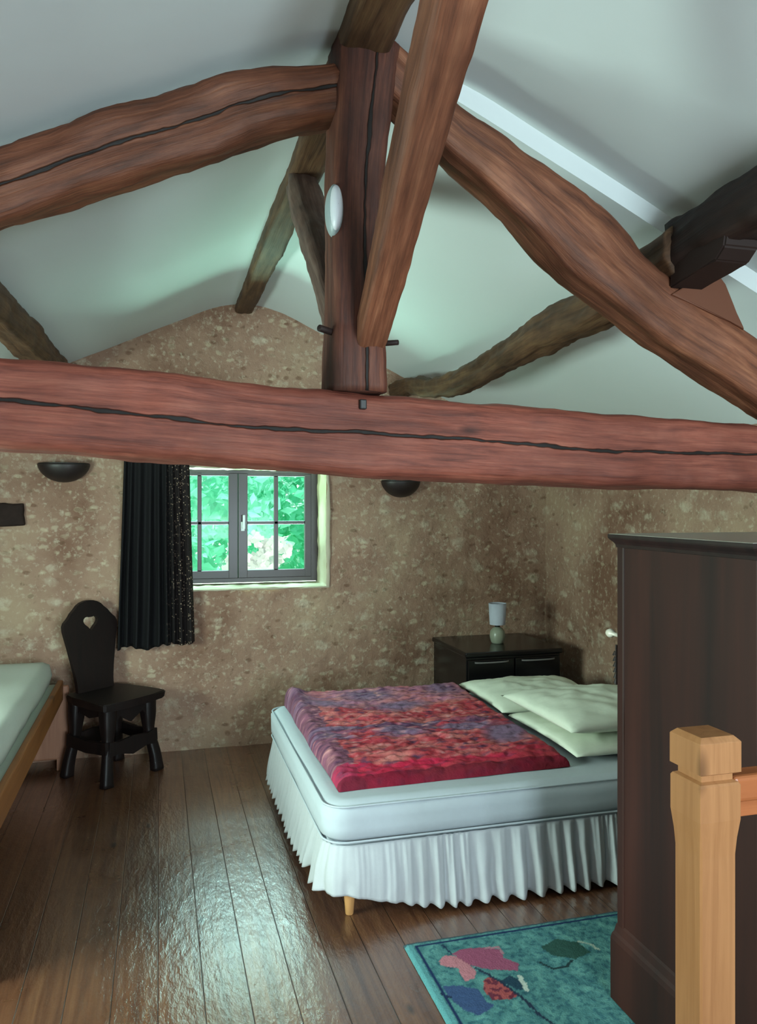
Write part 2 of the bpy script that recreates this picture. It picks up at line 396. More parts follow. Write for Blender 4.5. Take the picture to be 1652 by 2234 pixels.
wall_grid('wall_right', lambda u, v: (XR - wall_rel(u + 20, v), u, v), YF - .05, YB + .05, -.05, 2.0, .03)
LW = (1.75, 2.95, .85, 1.6)
wall_grid('wall_left', lambda u, v: (XL + wall_rel(u + 40, v), u, v), YF - .05, YB + .05, -.05, 2.0, .05, LW)
RW = (.5, 1.9, .9, 2.05)
wr = wall_grid('wall_rear', lambda u, v: (u, YF + wall_rel(u, v + 30), v), XL - .05, XR + .05, -.05, 2.9, .05, RW)

# ceiling: one plaster shell, stepping up in front of the truss
CS = 2.12
xs = [XL - .3 + i * (XR - XL + .6) / 120 for i in range(121)]
def ease(x, near):
    return sum(roof_z(x + d, near) for d in (-.10, -.066, -.033, 0, .033, .066, .10)) / 7
V = []; F = []; n = len(xs); shade = []
def strip(rows, sm):
    b = len(V)
    for y, nr, dz in rows:
        for x in xs: V.append((x, y, ease(x, nr) + .006 * fbm(x * 1.3, y * 1.3, 3.) + dz))
    for j in range(len(rows) - 1):
        for i in range(n - 1):
            q = b + j * n + i; F.append((q, q + 1, q + n + 1, q + n) if not dz_flip else (q, q + n, q + n + 1, q + 1)); shade.append(sm)
dz_flip = False
strip([(y, True, 0) for y in (YF - .3, -1.2, 0, 1., 1.6, CS)], True)
strip([(CS, True, 0), (CS + .02, False, 0)], False)
strip([(y, False, 0) for y in (CS + .02, 2.6, 3.2, 3.8, 4.4, YB + .35)], True)
dz_flip = True
strip([(y, False, .16) for y in (YF - .3, 1., CS, 3.2, YB + .35)], False)
co = tag(mesh('ceiling', V, F, PLA), kind='structure')
for p_, sm in zip(co.data.polygons, shade): p_.use_smooth = sm

# ------------------------------------------------------------------ window in the gable
WY = 5.25
win = empty('window_1', (.5, WY, HZ0)); tag(win, kind='structure')
X = lambda px: ay(px, 1100, WY).x
Zp = lambda py: ay(560, py, WY).z
fx0, fx1, fz0, fz1 = HX0 - .005, X(692), Zp(1269), Zp(1024)
# plastered reveal (rough edged) and sill, part of the window opening
def reveal():
    V = []; F = []; N = 46; M = 14
    loop = []
    c = [(HX0, HZ0), (HX1, HZ0), (HX1, HZ1), (HX0, HZ1)]
    for a in range(4):
        p, q = c[a], c[(a + 1) % 4]
        for i in range(N): loop.append((p[0] + (q[0] - p[0]) * i / N, p[1] + (q[1] - p[1]) * i / N))
    n = len(loop)
    for j in range(M + 1):
        y = YB - .028 + (WY + .2 - YB + .028) * j / M
        for (x, z) in loop:
            r = .010 * fbm(x * 9 + 3, z * 9, y * 9) * (1 if j < M * .7 else .3)
            dx = -r if abs(x - HX1) < 1e-6 else (r if abs(x - HX0) < 1e-6 else 0); dz = r if abs(z - HZ0) < 1e-6 else (-r if abs(z - HZ1) < 1e-6 else 0)
            V.append((x + dx, y + (.008 * nz(x * 14, z * 14) if j == 0 else 0), z + dz))
    for j in range(M):
        for i in range(n): F.append((j * n + i, j * n + (i + 1) % n, (j + 1) * n + (i + 1) % n, (j + 1) * n + i))
    # narrow lip that returns on to the stone face
    b = len(V)
    for i, (x, z) in enumerate(loop):
        k = .020 + .010 * nz(x * 8, z * 8, 2.)
        cx, cz = (HX0 + HX1) / 2, (HZ0 + HZ1) / 2
        ox = k if abs(x - HX1) < 1e-6 else (-k if abs(x - HX0) < 1e-6 else 0); oz = -k * .4 if abs(z - HZ0) < 1e-6 else (k if abs(z - HZ1) < 1e-6 else 0)
        V.append((x + ox, YB - .014, z + oz))
    for i in range(n): F.append((b + i, b + (i + 1) % n, (i + 1) % n, i))
    return mesh('plaster_reveal', V, F, CRM, win, True)
reveal()
T = .05
fr = boxes('window_frame', [((fx0 + .03, WY - .018, fz0), (fx1 - .015, WY + .058, fz0 + .03)), ((fx0 + .03, WY - .018, fz1 - .03), (fx1 - .015, WY + .058, fz1)),
                            ((fx0, WY - .02, fz0), (fx0 + .035, WY + .06, fz1)), ((X(678), WY - .02, fz0), (fx1, WY + .06, fz1))], FRM, win)
def casement(x0, x1, pa, pb, pc, pd, hand):
    z0, z1 = fz0 + .022, fz1 - .022; zb, zm0, zm1, zt = Zp(1243), Zp(1144), Zp(1137), Zp(1039)
    y0, y1 = WY - .012, WY + .032
    c = boxes('casement', [((pa - .004, y0 + .002, z0 + .001), (pd + .004, y1 - .002, zb)), ((pa - .004, y0 + .002, zt), (pd + .004, y1 - .002, z1 - .001)), ((x0, y0, z0), (pa, y1, z1)), ((pd, y0, z0), (x1, y1, z1)),
                           ((pb, y0 + .008, zb), (pc, y1 - .008, zt)), ((pa, y0 + .008, zm0), (pd, y1 - .008, zm1))], FRM, win)
    g = box('window_pane', (pa - .004, WY + .008, zb - .004), (pd + .004, WY + .012, zt + .004), GLA, c, 0)
    return c
c1 = casement(fx0 + .03, X(519), X(373), X(431), X(440), X(499), 0)
c2 = casement(X(520), X(682), X(540), X(598), X(607), X(665), 1)
hx, hz = X(529), Zp(1148)
hd = boxes('window_handle', [((hx - .012, WY - .03, hz - .03), (hx + .012, WY - .010, hz + .03)), ((hx - .007, WY - .055, hz - .01), (hx + .007, WY - .03, hz + .01)), ((hx - .004, WY - .062, hz - .015), (hx + .012, WY - .050, hz + .075))], WHT, c2, .003)
hd['label'] = 'white window handle'
# rear opening behind the camera
w2 = empty('window_2', (1.2, YF, .9)); tag(w2, kind='structure')
boxes('window_frame', [((RW[0], YF - .08, RW[2]), (RW[1], YF - .02, RW[2] + .06)), ((RW[0], YF - .08, RW[3] - .06), (RW[1], YF - .02, RW[3])), ((RW[0], YF - .08, RW[2]), (RW[0] + .06, YF - .02, RW[3])), ((RW[1] - .06, YF - .08, RW[2]), (RW[1], YF - .02, RW[3]))], FRM, w2)

w3 = empty('window_3', (XL, 2.35, .85)); tag(w3, kind='structure')
boxes('window_frame', [((XL - .09, LW[0], LW[2]), (XL - .03, LW[1], LW[2] + .05)), ((XL - .09, LW[0], LW[3] - .05), (XL - .03, LW[1], LW[3])), ((XL - .09, LW[0], LW[2]), (XL - .03, LW[0] + .05, LW[3])), ((XL - .09, LW[1] - .05, LW[2]), (XL - .03, LW[1], LW[3])), ((XL - .08, 2.32, LW[2]), (XL - .04, 2.38, LW[3]))], FRM, w3)

# ------------------------------------------------------------------ timbers
BY = TY + .02
def tb(px, pt, pb): a, b = ay(px, pt, BY), ay(px, pb, BY); return a.x, (a.z + b.z) / 2, a.z - b.z
tp = [tb(0, 775, 978), tb(300, 800, 1000), tb(560, 830, 1019), tb(826, 856, 1036), tb(1100, 879, 1052), tb(1380, 905, 1063), tb(1652, 926, 1068)]
a0, a1 = tp[0], tp[-1]
tp = [(XL + .0, a0[1] + .045 * (a0[0] - XL), .22)] + tp + [(XR - .0, a1[1] - .045 * (XR - a1[0]), .19)]
o = log('tie_beam', [(p[0], BY + .095, p[1]) for p in tp], [(.19, p[2]) for p in tp], TIE, seed=3., rough=.007, power=6, step=.015, M=56)
tag(o, 'long reddish cracked oak tie beam crossing the whole room above the beds', 'beam')
box('iron_hook', ay(786, 892, BY - .008), ay(795, 874, BY + .02), IRON, o, .003)

kp = log('king_post', [(.505, BY + .08, 1.795), (.505, BY + .08, 1.92), (.505, BY + .085, 1.96), (.505, BY + .085, 2.3), (.518, BY + .083, 2.52), (.535, BY + .08, 2.72)],
         [(.145, .17), (.142, .17), (.135, .16), (.132, .16), (.15, .165), (.175, .17)], KNG, up=(0, 1, 0), seed=9., rough=.006, power=7)
tag(kp, 'upright oak king post standing on the middle of the cracked tie beam', 'post')
cyl_between('wooden_peg', (.400, BY + .02, 1.955), (.46, BY + .06, 1.95), .009, .009, DRK, kp)
cyl_between('wooden_peg', (.55, BY + .04, 1.925), (.608, BY + .0, 1.925), .008, .007, DRK, kp)

rb = log('ridge_beam', [(.52, YF, 2.745), (.52, 0, 2.745), (.52, 2., 2.742), (.517, 3.5, 2.742), (.518, YB + .02, 2.738)], [(.15, .14), (.15, .14), (.135, .125), (.118, .115), (.112, .11)], BRN, seed=14., rough=.006, power=6)
tag(rb, 'dark ridge beam running under the roof peak to the stone gable', 'beam')

def rl(px, pt, pb): a, b = ay(px, pt, BY + .01), ay(px, pb, BY + .01); return a.x, (a.z + b.z) / 2, a.z - b.z
lp = [rl(735, 112, 240), rl(640, 122, 256), rl(530, 140, 284), rl(440, 166, 318), rl(330, 190, 352), (rl(230, 220, 382)), rl(110, 258, 425), rl(0, 300, 462)]
a0 = lp[-1]; lp = lp + [(-1.0, a0[1] - .46 * (a0[0] + 1.0), .17), (XL + .02, a0[1] - .46 * (a0[0] - XL), .17)]
lp = [(.462, lp[0][1] + .006, lp[0][2])] + lp
o = log('roof_rafter', [(p[0], BY + .10, p[1]) for p in lp[::-1]], [(.15, p[2] * .94) for p in lp[::-1]], RAF, seed=21., rough=.012, power=4.5)
tag(o, 'curved split principal rafter sloping down left from the king post', 'beam')
rp = [rl(990, 192, 322), rl(1100, 262, 420), rl(1190, 325, 505), rl(1300, 415, 622), rl(1390, 522, 690), rl(1500, 608, 775), rl(1652, 718, 870)]
a1 = rp[-1]; sl = (rp[-2][1] - a1[1]) / (a1[0] - rp[-2][0])
rp = [(.575, 2.69, .16)] + rp + [(2.2, a1[1] - sl * (2.2 - a1[0]), .19)]
o = log('roof_rafter', [(p[0], BY + .085, p[1]) for p in rp], [(.14, p[2] * .80) for p in rp], RED, seed=33., rough=.009, power=4.5)
tag(o, 'thick reddish principal rafter sloping down right from the king post', 'beam')

o = log('roof_brace', [(.535, 2.035, 1.915), (.53, 1.80, 2.09), (.52, 1.40, 2.385), (.515, .92, 2.72)], [(.078, .085), (.088, .10), (.10, .115), (.11, .12)], RED, seed=41., rough=.005, power=6, step=.01, up=(0, 0, 1))
tag(o, 'orange-brown oak brace leaning from king post foot towards the viewer', 'brace')
o = log('roof_brace', [(.515, 2.13, 1.93), (.512, 2.42, 2.24), (.51, 2.70, 2.50), (.515, 2.93, 2.72)], [(.09, .10), (.115, .13), (.125, .14), (.11, .12)], GRY, seed=47., rough=.009, power=3.6, step=.01)
tag(o, 'grey-brown rough brace rising behind the king post to the ridge beam', 'brace')
q = ax(615, 372, .47); cyl_between('wooden_peg', (.40, q.y, q.z), (.47, q.y, q.z - .005), .009, .009, DRK, o)

def pl(px, pt, pb, XX): a, b = ax(px, pt, XX), ax(px, pb, XX); return ((a.x), (a.y + b.y) / 2, (a.z + b.z) / 2)
PXX = 1.50
pts = [(1.50, YB - .03, 2.235), (1.50, 4.55, 2.225), ax(950, 848, PXX), ax(1040, 818, PXX), ax(1130, 765, PXX), ax(1220, 708, PXX), ax(1300, 674, PXX), ax(1400, 617, PXX), (1.50, 1.98, 2.24)]
pts = [Vector(p) for p in pts]; pts[2].y = max(pts[2].y, 3.95)
pts = sorted(pts, key=lambda p: -p.y)
sec = [(.10, .09), (.10, .09), (.11, .10), (.12, .12), (.13, .125), (.13, .15), (.13, .14), (.14, .14), (.14, .14)]
o = log('roof_purlin', pts, sec[:len(pts)], BRN, seed=52., rough=.013, power=3.2, step=.015)
tag(o, 'crooked brown purlin running from the gable to the right rafter', 'beam')
o = log('roof_purlin', [(1.52, 2.02, 2.262), (1.52, 1.75, 2.29), (1.54, .8, 2.30), (1.54, YF, 2.30)], [(.16, .155), (.17, .17), (.17, .17), (.17, .17)], DRK, seed=57., rough=.012, power=4)  # dark oak stands in for the shade on this poorly lit purlin
tag(o, 'purlin coloured dark for shade at the upper right, on this side of the rafter', 'beam')
# splintered bolster under the near purlin and the cleat on the rafter
def prism(name, poly, y0, y1, mat, bev=.006, parent=None):
    bm = bmesh.new(); a = [bm.verts.new((x, y0, z)) for x, z in poly]; b = [bm.verts.new((x, y1, z)) for x, z in poly]
    bm.faces.new(a); bm.faces.new(b[::-1])
    for i in range(len(a)): bm.faces.new((a[i], b[i], b[(i + 1) % len(a)], a[(i + 1) % len(a)]))
    if bev: bmesh.ops.bevel(bm, geom=bm.edges[:], offset=bev, segments=2, profile=.6, affect='EDGES')
    return from_bm(name, bm, mat, parent)
cl = [ay(*p, BY) for p in ((1470, 640), (1530, 605), (1568, 588), (1590, 618), (1605, 660), (1632, 718), (1600, 700))]
o = prism('rafter_cleat', [(p.x, p.z) for p in cl], BY + .01, BY + .13, RED)
tag(o, 'small rounded reddish wooden cleat sitting on top of the right rafter', 'block')
bl = [ax(*p, 1.50) for p in ((1500, 560), (1622, 512), (1618, 540), (1598, 572), (1560, 592), (1495, 632))]
bm = bmesh.new(); A = [bm.verts.new((1.445, p.y, p.z)) for p in bl]; B = [bm.verts.new((1.555, p.y, p.z)) for p in bl]
bm.faces.new(A); bm.faces.new(B[::-1])
for i in range(len(A)): bm.faces.new((A[i], B[i], B[(i + 1) % len(A)], A[(i + 1) % len(A)]))
bmesh.ops.bevel(bm, geom=bm.edges[:], offset=.005, segments=2, affect='EDGES')
o = from_bm('purlin_bolster', bm, DRK); tag(o, 'short splintered dark timber wedged under the near end of the shade-dark purlin', 'block')
o = log('roof_purlin', [(-.57, YB - .02, 2.25), (-.57, 4.2, 2.25), (-.59, 3.2, 2.23), (-.64, 1.5, 2.16), (-.68, YF, 2.12)], [(.15, .15), (.15, .15), (.13, .14), (.14, .14), (.14, .14)], BRN, seed=61., rough=.011, power=4)
tag(o, 'greenish-brown purlin under the left roof slope beside the picture edge', 'beam')

lampw = empty('wall_lamp', (.440, BY - .02, 2.262)); tag(lampw, 'small white oval lamp fixed high on the left edge of king post', 'lamp')
def oval(name, cx, cz, y, a, b, th, mat, par):
    V = []; F = []; n = 32
    for k, (s, dy) in enumerate(((1, th), (1, th * .4), (.92, .1 * th), (.7, -.25 * th), (.35, -.45 * th), (.02, -.5 * th))):
        for i in range(n): t = 2 * pi * i / n; V.append((cx + a * s * cos(t), y + dy, cz + b * s * sin(t)))
    for k in range(5):
        for i in range(n): F.append((k * n + i, k * n + (i + 1) % n, (k + 1) * n + (i + 1) % n, (k + 1) * n + i))
    return mesh(name, V, F, mat, par, True)
oval('lamp_base', .440, 2.262, BY + .0, .022, .066, .035, simple('grey_lamp_rim', lin((150, 165, 168)), .4), lampw)
oval('lamp_diffuser', .440, 2.262, BY - .014, .017, .058, .030, WHT, lampw)

# ------------------------------------------------------------------ wall fittings
def sconce(name, cx, ztop, wd, hgt, label):
    e = empty(name, (cx, YB - .02, ztop)); tag(e, label, 'wall light', 'dark bowl wall lights')
    V = []; F = []; n = 28; m = 12
    for j in range(m + 1):
        ph = j / m * pi / 2; r = cos(ph); z = -hgt * (sin(ph) ** 1.15)
        for i in range(n + 1):
            t = pi * i / n; V.append((cx - wd / 2 * r * cos(t), YB - .015 - .10 * r * sin(t), ztop + z))
    for j in range(m):
        for i in range(n): a = j * (n + 1) + i; F.append((a, a + 1, a + n + 2, a + n + 1))
    o = mesh('lamp_bowl', V, F, CLAY, e, True); md = o.modifiers.new('s', 'SOLIDIFY'); md.thickness = .008
    V = []; F = []
    for i in range(n + 1):
        t = pi * i / n
        for k, (rr, dz) in enumerate(((1.03, .004), (1.03, -.010), (.93, -.010), (.93, .004))): V.append((cx - wd / 2 * rr * cos(t), YB - .012 - .10 * rr * sin(t), ztop + dz))
    for i in range(n):
        for k in range(4): a = i * 4 + k; b = i * 4 + (k + 1) % 4; F.append((a, b, b + 4, a + 4))
    mesh('bowl_rim', V, F, IRON, e, False)
    box('back_plate', (cx - .05, YB - .02, ztop - .07), (cx + .05, YB + .004, ztop - .005), CLAY, e)
sconce('wall_light', -.53, 1.735, .275, .10, 'dark bowl wall light on stone left of the black curtain')
sconce('wall_light', 1.530, 1.652, .25, .10, 'dark bowl wall light on stone right of the window')
# uneven dark block set in the wall at far left
p0, p1 = ay(-40, 1148, YB), ay(54, 1098, YB)
bm = bmesh.new(); add_box(bm, (p0.x, YB - .03, p0.z), (p1.x, YB + .06, p1.z), .012, 3); bmesh.ops.subdivide_edges(bm, edges=bm.edges[:], cuts=3, use_grid_fill=True)
for v in bm.verts: v.co.z += .008 * nz(v.co.x * 20, v.co.z * 25); v.co.x += .01 * nz(v.co.z * 22, v.co.x * 9, 4.)
tag(from_bm('dark_wall_block', bm, BLKW), 'uneven dark block set in the stone wall at far left', 'block')

# curtain and rod
cu = empty('curtain_rod', (.02, YB - .07, 1.80)); tag(cu, 'dark curtain rod across the top of the gable window, behind the beam', 'curtain rod')
cyl_between('rod', (-.24, YB - .07, 1.795), (1.15, YB - .07, 1.795), .011, .011, IRON, cu)
for xx in (-.20, 1.12):
    cyl_between('bracket', (xx, YB + .01, 1.795), (xx, YB - .07, 1.795), .007, .007, IRON, cu)
V = []; F = []; UVs = []; NU, NV = 150, 44
for j in range(NV + 1):
    v = j / NV
    xl = -.192 + (-.232 + .192) * v; xr = .180 + (.214 - .180) * v
    for i in range(NU + 1):
        u = i / NU
        hem = .648 + .012 * sin(u * 13) + (.018 if u > .68 else 0) - (.0 if u > .05 else .01) + .004 * nz(u * 20)
        z = 1.79 + (hem - 1.79) * v
        a = .007 + .016 * min(1, v * 1.6)
        ph = 2 * pi * (8.5 * u + .25 * sin(u * 9) + .12 * nz(u * 4, v * 2)); y = YB - .075 - a * sin(ph) - .004 * nz(u * 7, v * 3, 9.)
        V.append((xl + (xr - xl) * u + .3 * a * cos(ph * 1.0) * .4, y, z)); UVs.append((u, v))
for j in range(NV):
    for i in range(NU): a = j * (NU + 1) + i; F.append((a, a + 1, a + NU + 2, a + NU + 1))
me = bpy.data.meshes.new('curtain'); me.from_pydata(V, [], F); uvl = me.uv_layers.new(name='UVMap')
for lp_ in me.loops: uvl.data[lp_.index].uv = UVs[lp_.vertex_index]
o = link('curtain', me, CUR, None, True); md = o.modifiers.new('s', 'SOLIDIFY'); md.thickness = .002
tag(o, 'short black pleated curtain hanging over the left side of the window', 'curtain')

# ------------------------------------------------------------------ dark carved chair
def chair():
    e = empty('carved_chair', (-.245, 4.64, 0), radians(42))     # local -y is the front
    # seat: bevelled slab with slight waist
    bm = bmesh.new(); P = []
    outl = [(-.20, -.20), (-.10, -.212), (0, -.215), (.10, -.212), (.20, -.20), (.215, -.19), (.205, -.06), (.19, .10), (.175, .17), (.165, .185), (0, .19), (-.165, .185), (-.175, .17), (-.19, .10), (-.205, -.06), (-.215, -.19)]
    top = [bm.verts.new((x, y, .448)) for x, y in outl]; bot = [bm.verts.new((x * .97, y * .97, .404)) for x, y in outl]
    bm.faces.new(top); bm.faces.new(bot[::-1])
    for i in range(len(top)): bm.faces.new((top[i], bot[i], bot[(i + 1) % len(top)], top[(i + 1) % len(top)]))
    bmesh.ops.bevel(bm, geom=[x for x in bm.edges if abs(x.verts[0].co.z - x.verts[1].co.z) < 1e-5], offset=.007, segments=3, affect='EDGES')
    from_bm('seat', bm, CHA, e)
    # backrest: shaped board with heart cut-out, leaning back
    prof = [(.0, .120), (.06, .122), (.13, .132), (.20, .146), (.27, .160), (.33, .174), (.36, .180), (.385, .180), (.405, .170), (.42, .152), (.435, .138), (.455, .122), (.475, .098), (.495, .078), (.508, .055), (.516, .028), (.518, .0)]
    right = [(w_, h) for h, w_ in prof]; left = [(-w_, h) for h, w_ in prof[-2::-1]]
    out = right + left
    heart = []
    for k in range(28):
        t = 2 * pi * k / 28; hx_ = 16 * sin(t) ** 3; hy = 13 * cos(t) - 5 * cos(2 * t) - 2 * cos(3 * t) - cos(4 * t)
        heart.append((hx_ * .0031, .392 + hy * .0028))
    bm = bmesh.new()
    ov = [bm.verts.new((x, 0, h)) for x, h in out]; hv = [bm.verts.new((x, 0, h)) for x, h in heart]
    oe = [bm.edges.new((ov[i], ov[(i + 1) % len(ov)])) for i in range(len(ov))]; he = [bm.edges.new((hv[i], hv[(i + 1) % len(hv)])) for i in range(len(hv))]
    bmesh.ops.triangle_fill(bm, edges=oe + he, use_beauty=True)
    # drop faces that cover the heart
    for f in list(bm.faces):
        if all(v in hv for v in f.verts): bm.faces.remove(f)
    r = bmesh.ops.extrude_face_region(bm, geom=bm.faces[:])
    for v in r['geom']:
        if isinstance(v, bmesh.types.BMVert): v.co.y += .024
    for v in bm.verts:
        h = v.co.z; v.co.z = .44 + h * .985; v.co.y = v.co.y + .135 + h * .13
    from_bm('backrest', bm, CHA, e)
    # carved rail at the foot of the back
    # legs: splayed, waisted
    for sx in (-1, 1):
        for sy in (-1, 1):
            p0 = Vector((sx * .135, sy * .13, .412)); p2 = Vector((sx * .172, sy * .165, 0))
            pm = (p0 + p2) / 2 + Vector((-sx * .012, -sy * .012, .02))
            pn = p0.lerp(p2, .8)
            l = log('leg', [p0, p0.lerp(pm, .5), pm, pn, p2], [(.085, .075), (.078, .068), (.056, .050), (.060, .054), (.068, .058)], CHA, None, rough=.002, power=4, up=(0, 1, 0), seed=sx * 2 + sy, M=20)
            l.parent = e
    # shaped aprons under the seat and low stretchers
    for sx, ln in ((0, 'front'), (1, 'back')):
        y = -.145 if sx == 0 else .14
        po = [(-.15, .415), (.15, .415), (.155, .30), (.12, .315), (.075, .36), (.04, .335), (0, .31), (-.04, .335), (-.075, .36), (-.12, .315), (-.155, .30)]
        prism('apron', po, y - .011, y + .011, CHA, .003, e).matrix_parent_inverse = Matrix.Identity(4)
        po = [(-.155, .235), (-.10, .222), (0, .235), (.10, .222), (.155, .235), (.162, .15), (.10, .165), (0, .135), (-.10, .165), (-.162, .15)]
        prism('stretcher', po, y * 1.12 - .010, y * 1.12 + .010, CHA, .003, e).matrix_parent_inverse = Matrix.Identity(4)
    for s in (-1, 1):
        for nm, po, k in (('apron', [(-.14, .415), (.14, .415), (.145, .33), (.08, .36), (0, .34), (-.08, .36), (-.145, .33)], .145), ('stretcher', [(-.16, .235), (0, .222), (.16, .235), (.165, .17), (0, .158), (-.165, .17)], .168)):
            bm = bmesh.new(); a = [bm.verts.new((s * k - .010, y, z)) for y, z in po]; b = [bm.verts.new((s * k + .010, y, z)) for y, z in po]
            bm.faces.new(a); bm.faces.new(b[::-1])
            for i in range(len(a)): bm.faces.new((a[i], b[i], b[(i + 1) % len(a)], a[(i + 1) % len(a)]))
            o = from_bm(nm, bm, CHA, e); o.matrix_parent_inverse = Matrix.Identity(4)
    for ch in e.children: ch.matrix_parent_inverse = Matrix.Identity(4)
    tag(e, 'dark carved wooden chair with heart cut-out back below the curtain', 'chair')
    return e
chair()

# ------------------------------------------------------------------ left single bed
def soft_box(name, lo, hi, mat, parent=None, r=.04, amp=.004, res=.04, seed=0, sag=0., smooth=True, plan_r=0):
    """cushion-like slab: subdivided box, rounded edges, gentle unevenness"""
    lo, hi = Vector(lo), Vector(hi); c = (lo + hi) / 2; h = (hi - lo) / 2
    bm = bmesh.new(); bmesh.ops.create_cube(bm, size=2)
    nx, ny, nz_ = [max(2, int(2 * q / res)) for q in h]
    V = {}; F = []; verts = []
    def vid(i, j, k):
        if (i, j, k) not in V:
            V[(i, j, k)] = len(verts); p = Vector((-1 + 2 * i / nx, -1 + 2 * j / ny, -1 + 2 * k / nz_)); q = Vector((p.x * h.x, p.y * h.y, p.z * h.z))
            if plan_r:
                ix, iy = max(-(h.x - plan_r), min(h.x - plan_r, q.x)), max(-(h.y - plan_r), min(h.y - plan_r, q.y)); d = Vector((q.x - ix, q.y - iy))
                if d.length > 1e-6:
                    # map square corner on to a round one
                    m = max(abs(d.x), abs(d.y)); dd = d.normalized() * m; q.x, q.y = ix + dd.x, iy + dd.y
            rr = r; inn = Vector([max(-(h[a] - rr), min(h[a] - rr, q[a])) for a in range(3)]); d = q - inn
            if plan_r:
                # only round vertically
                out = Vector((q.x, q.y)); e = max(0, rr - (h.z - abs(q.z)))
                sh = rr - sqrt(max(0, rr * rr - e * e)); L = out.length
                ln = Vector((d.x, d.y)); 
                if abs(q.x) > 1e-6: q.x -= sh * (q.x / h.x)
                if abs(q.y) > 1e-6: q.y -= sh * (q.y / h.y)
            elif d.length > 1e-6:
                m = max(abs(d.x), abs(d.y), abs(d.z)); q = inn + d.normalized() * m
            q += Vector((nz(q.x * 5 + seed, q.y * 5, q.z * 5), nz(q.x * 5, q.y * 5 + seed, q.z * 5 + 7), nz(q.x * 4, q.y * 4 + 3, q.z * 4 + seed) * 1.2)) * amp
            if sag: q.z -= sag * (1 - p.x ** 2) * (1 - p.y ** 2) * (p.z)
            verts.append(q + c)
        return V[(i, j, k)]
    bm.free()
    for i in range(nx):
        for j in range(ny):
            F.append((vid(i, j, nz_), vid(i + 1, j, nz_), vid(i + 1, j + 1, nz_), vid(i, j + 1, nz_))); F.append((vid(i, j, 0), vid(i, j + 1, 0), vid(i + 1, j + 1, 0), vid(i + 1, j, 0)))
    for i in range(nx):
        for k in range(nz_):
            F.append((vid(i, 0, k), vid(i + 1, 0, k), vid(i + 1, 0, k + 1), vid(i, 0, k + 1))); F.append((vid(i, ny, k), vid(i, ny, k + 1), vid(i + 1, ny, k + 1), vid(i + 1, ny, k)))
    for j in range(ny):
        for k in range(nz_):
            F.append((vid(0, j, k), vid(0, j, k + 1), vid(0, j + 1, k + 1), vid(0, j + 1, k))); F.append((vid(nx, j, k), vid(nx, j + 1, k), vid(nx, j + 1, k + 1), vid(nx, j, k + 1)))
    return mesh(name, verts, F, mat, parent, smooth)

b1 = empty('single_bed', (-1.0, 3.7, 0)); tag(b1, 'pine single bed along the left edge, only its corner in view', 'bed')
box('side_rail', (-.545, 2.72, .395), (-.515, 4.76, .51), PINEY, b1, .006)
box('side_rail', (-1.44, 2.72, .395), (-1.41, 4.76, .51), PINEY, b1, .006)
bm = bmesh.new(); add_box(bm, (-1.46, 4.755, .06), (-.485, 4.79, .478), .01, 3)
box('end_board', (-1.46, 4.755, .06), (-.485, 4.79, .478), PINEP, b1, .014, 3); bm.free()
box('end_board', (-1.46, 2.69, .06), (-.50, 2.72, .46), PINEP, b1, .014, 3)
for lx in (-1.44, -.53):
    for ly in (2.69, 4.755): box('leg', (lx - .02, ly, 0), (lx + .03, ly + .035, .07), PINEP, b1, .004)
box('bed_base', (-1.42, 2.73, .42), (-.54, 4.75, .49), MTL, b1, .01)
o = soft_box('mattress', (-1.42, 2.74, .49), (-.565, 4.74, .625), MTL, None, .045, .006, .05, 3)
tag(o, 'pale green-grey mattress lying on the pine bed at the left edge', 'mattress')

# ------------------------------------------------------------------ double bed
BX0, BX1, BY0, BY1 = .575, 2.47, 2.755, 4.22
bed = empty('double_bed', ((BX0 + BX1) / 2, (BY0 + BY1) / 2, 0)); tag(bed, 'white double bed with gathered skirt in front of the black cabinet', 'bed')
soft_box('box_base', (BX0 + .02, BY0 + .02, .115), (BX1 - .01, BY1 - .02, .275), MTT, bed, .02, .002, .06, 5)
for lx, ly in ((BX0 + .10, BY0 + .055), (BX1 - .12, BY0 + .10), (BX0 + .10, BY1 - .1), (BX1 - .12, BY1 - .10)):
    cyl_between('leg', (lx, ly, .14), (lx, ly, 0), .026, .015, LGT, bed)
# gathered valance round the base
def rr_loop(x0, x1, y0, y1, r, step):
    P = []
    def seg(a, b):
        n = max(1, int((Vector(b) - Vector(a)).length / step))
        for i in range(n): P.append((Vector(a).lerp(Vector(b), i / n)))
    def arc(cx, cy, a0, a1):
        n = max(4, int(r * abs(a1 - a0) / step))
        for i in range(n): t = a0 + (a1 - a0) * i / n; P.append(Vector((cx + r * cos(t), cy + r * sin(t))))
    seg((x1 - .0, y0), (x0 + r, y0)); arc(x0 + r, y0 + r, -pi / 2, -pi); seg((x0, y0 + r), (x0, y1 - r)); arc(x0 + r, y1 - r, pi, pi / 2); seg((x0 + r, y1), (x1, y1)); P.append(Vector((x1, y1)))
    return P
loop = rr_loop(BX0 + .012, BX1, BY0 + .008, BY1 - .01, .085, .0055)
n = len(loop); V = []; F = []; NZ = 18; s = 0
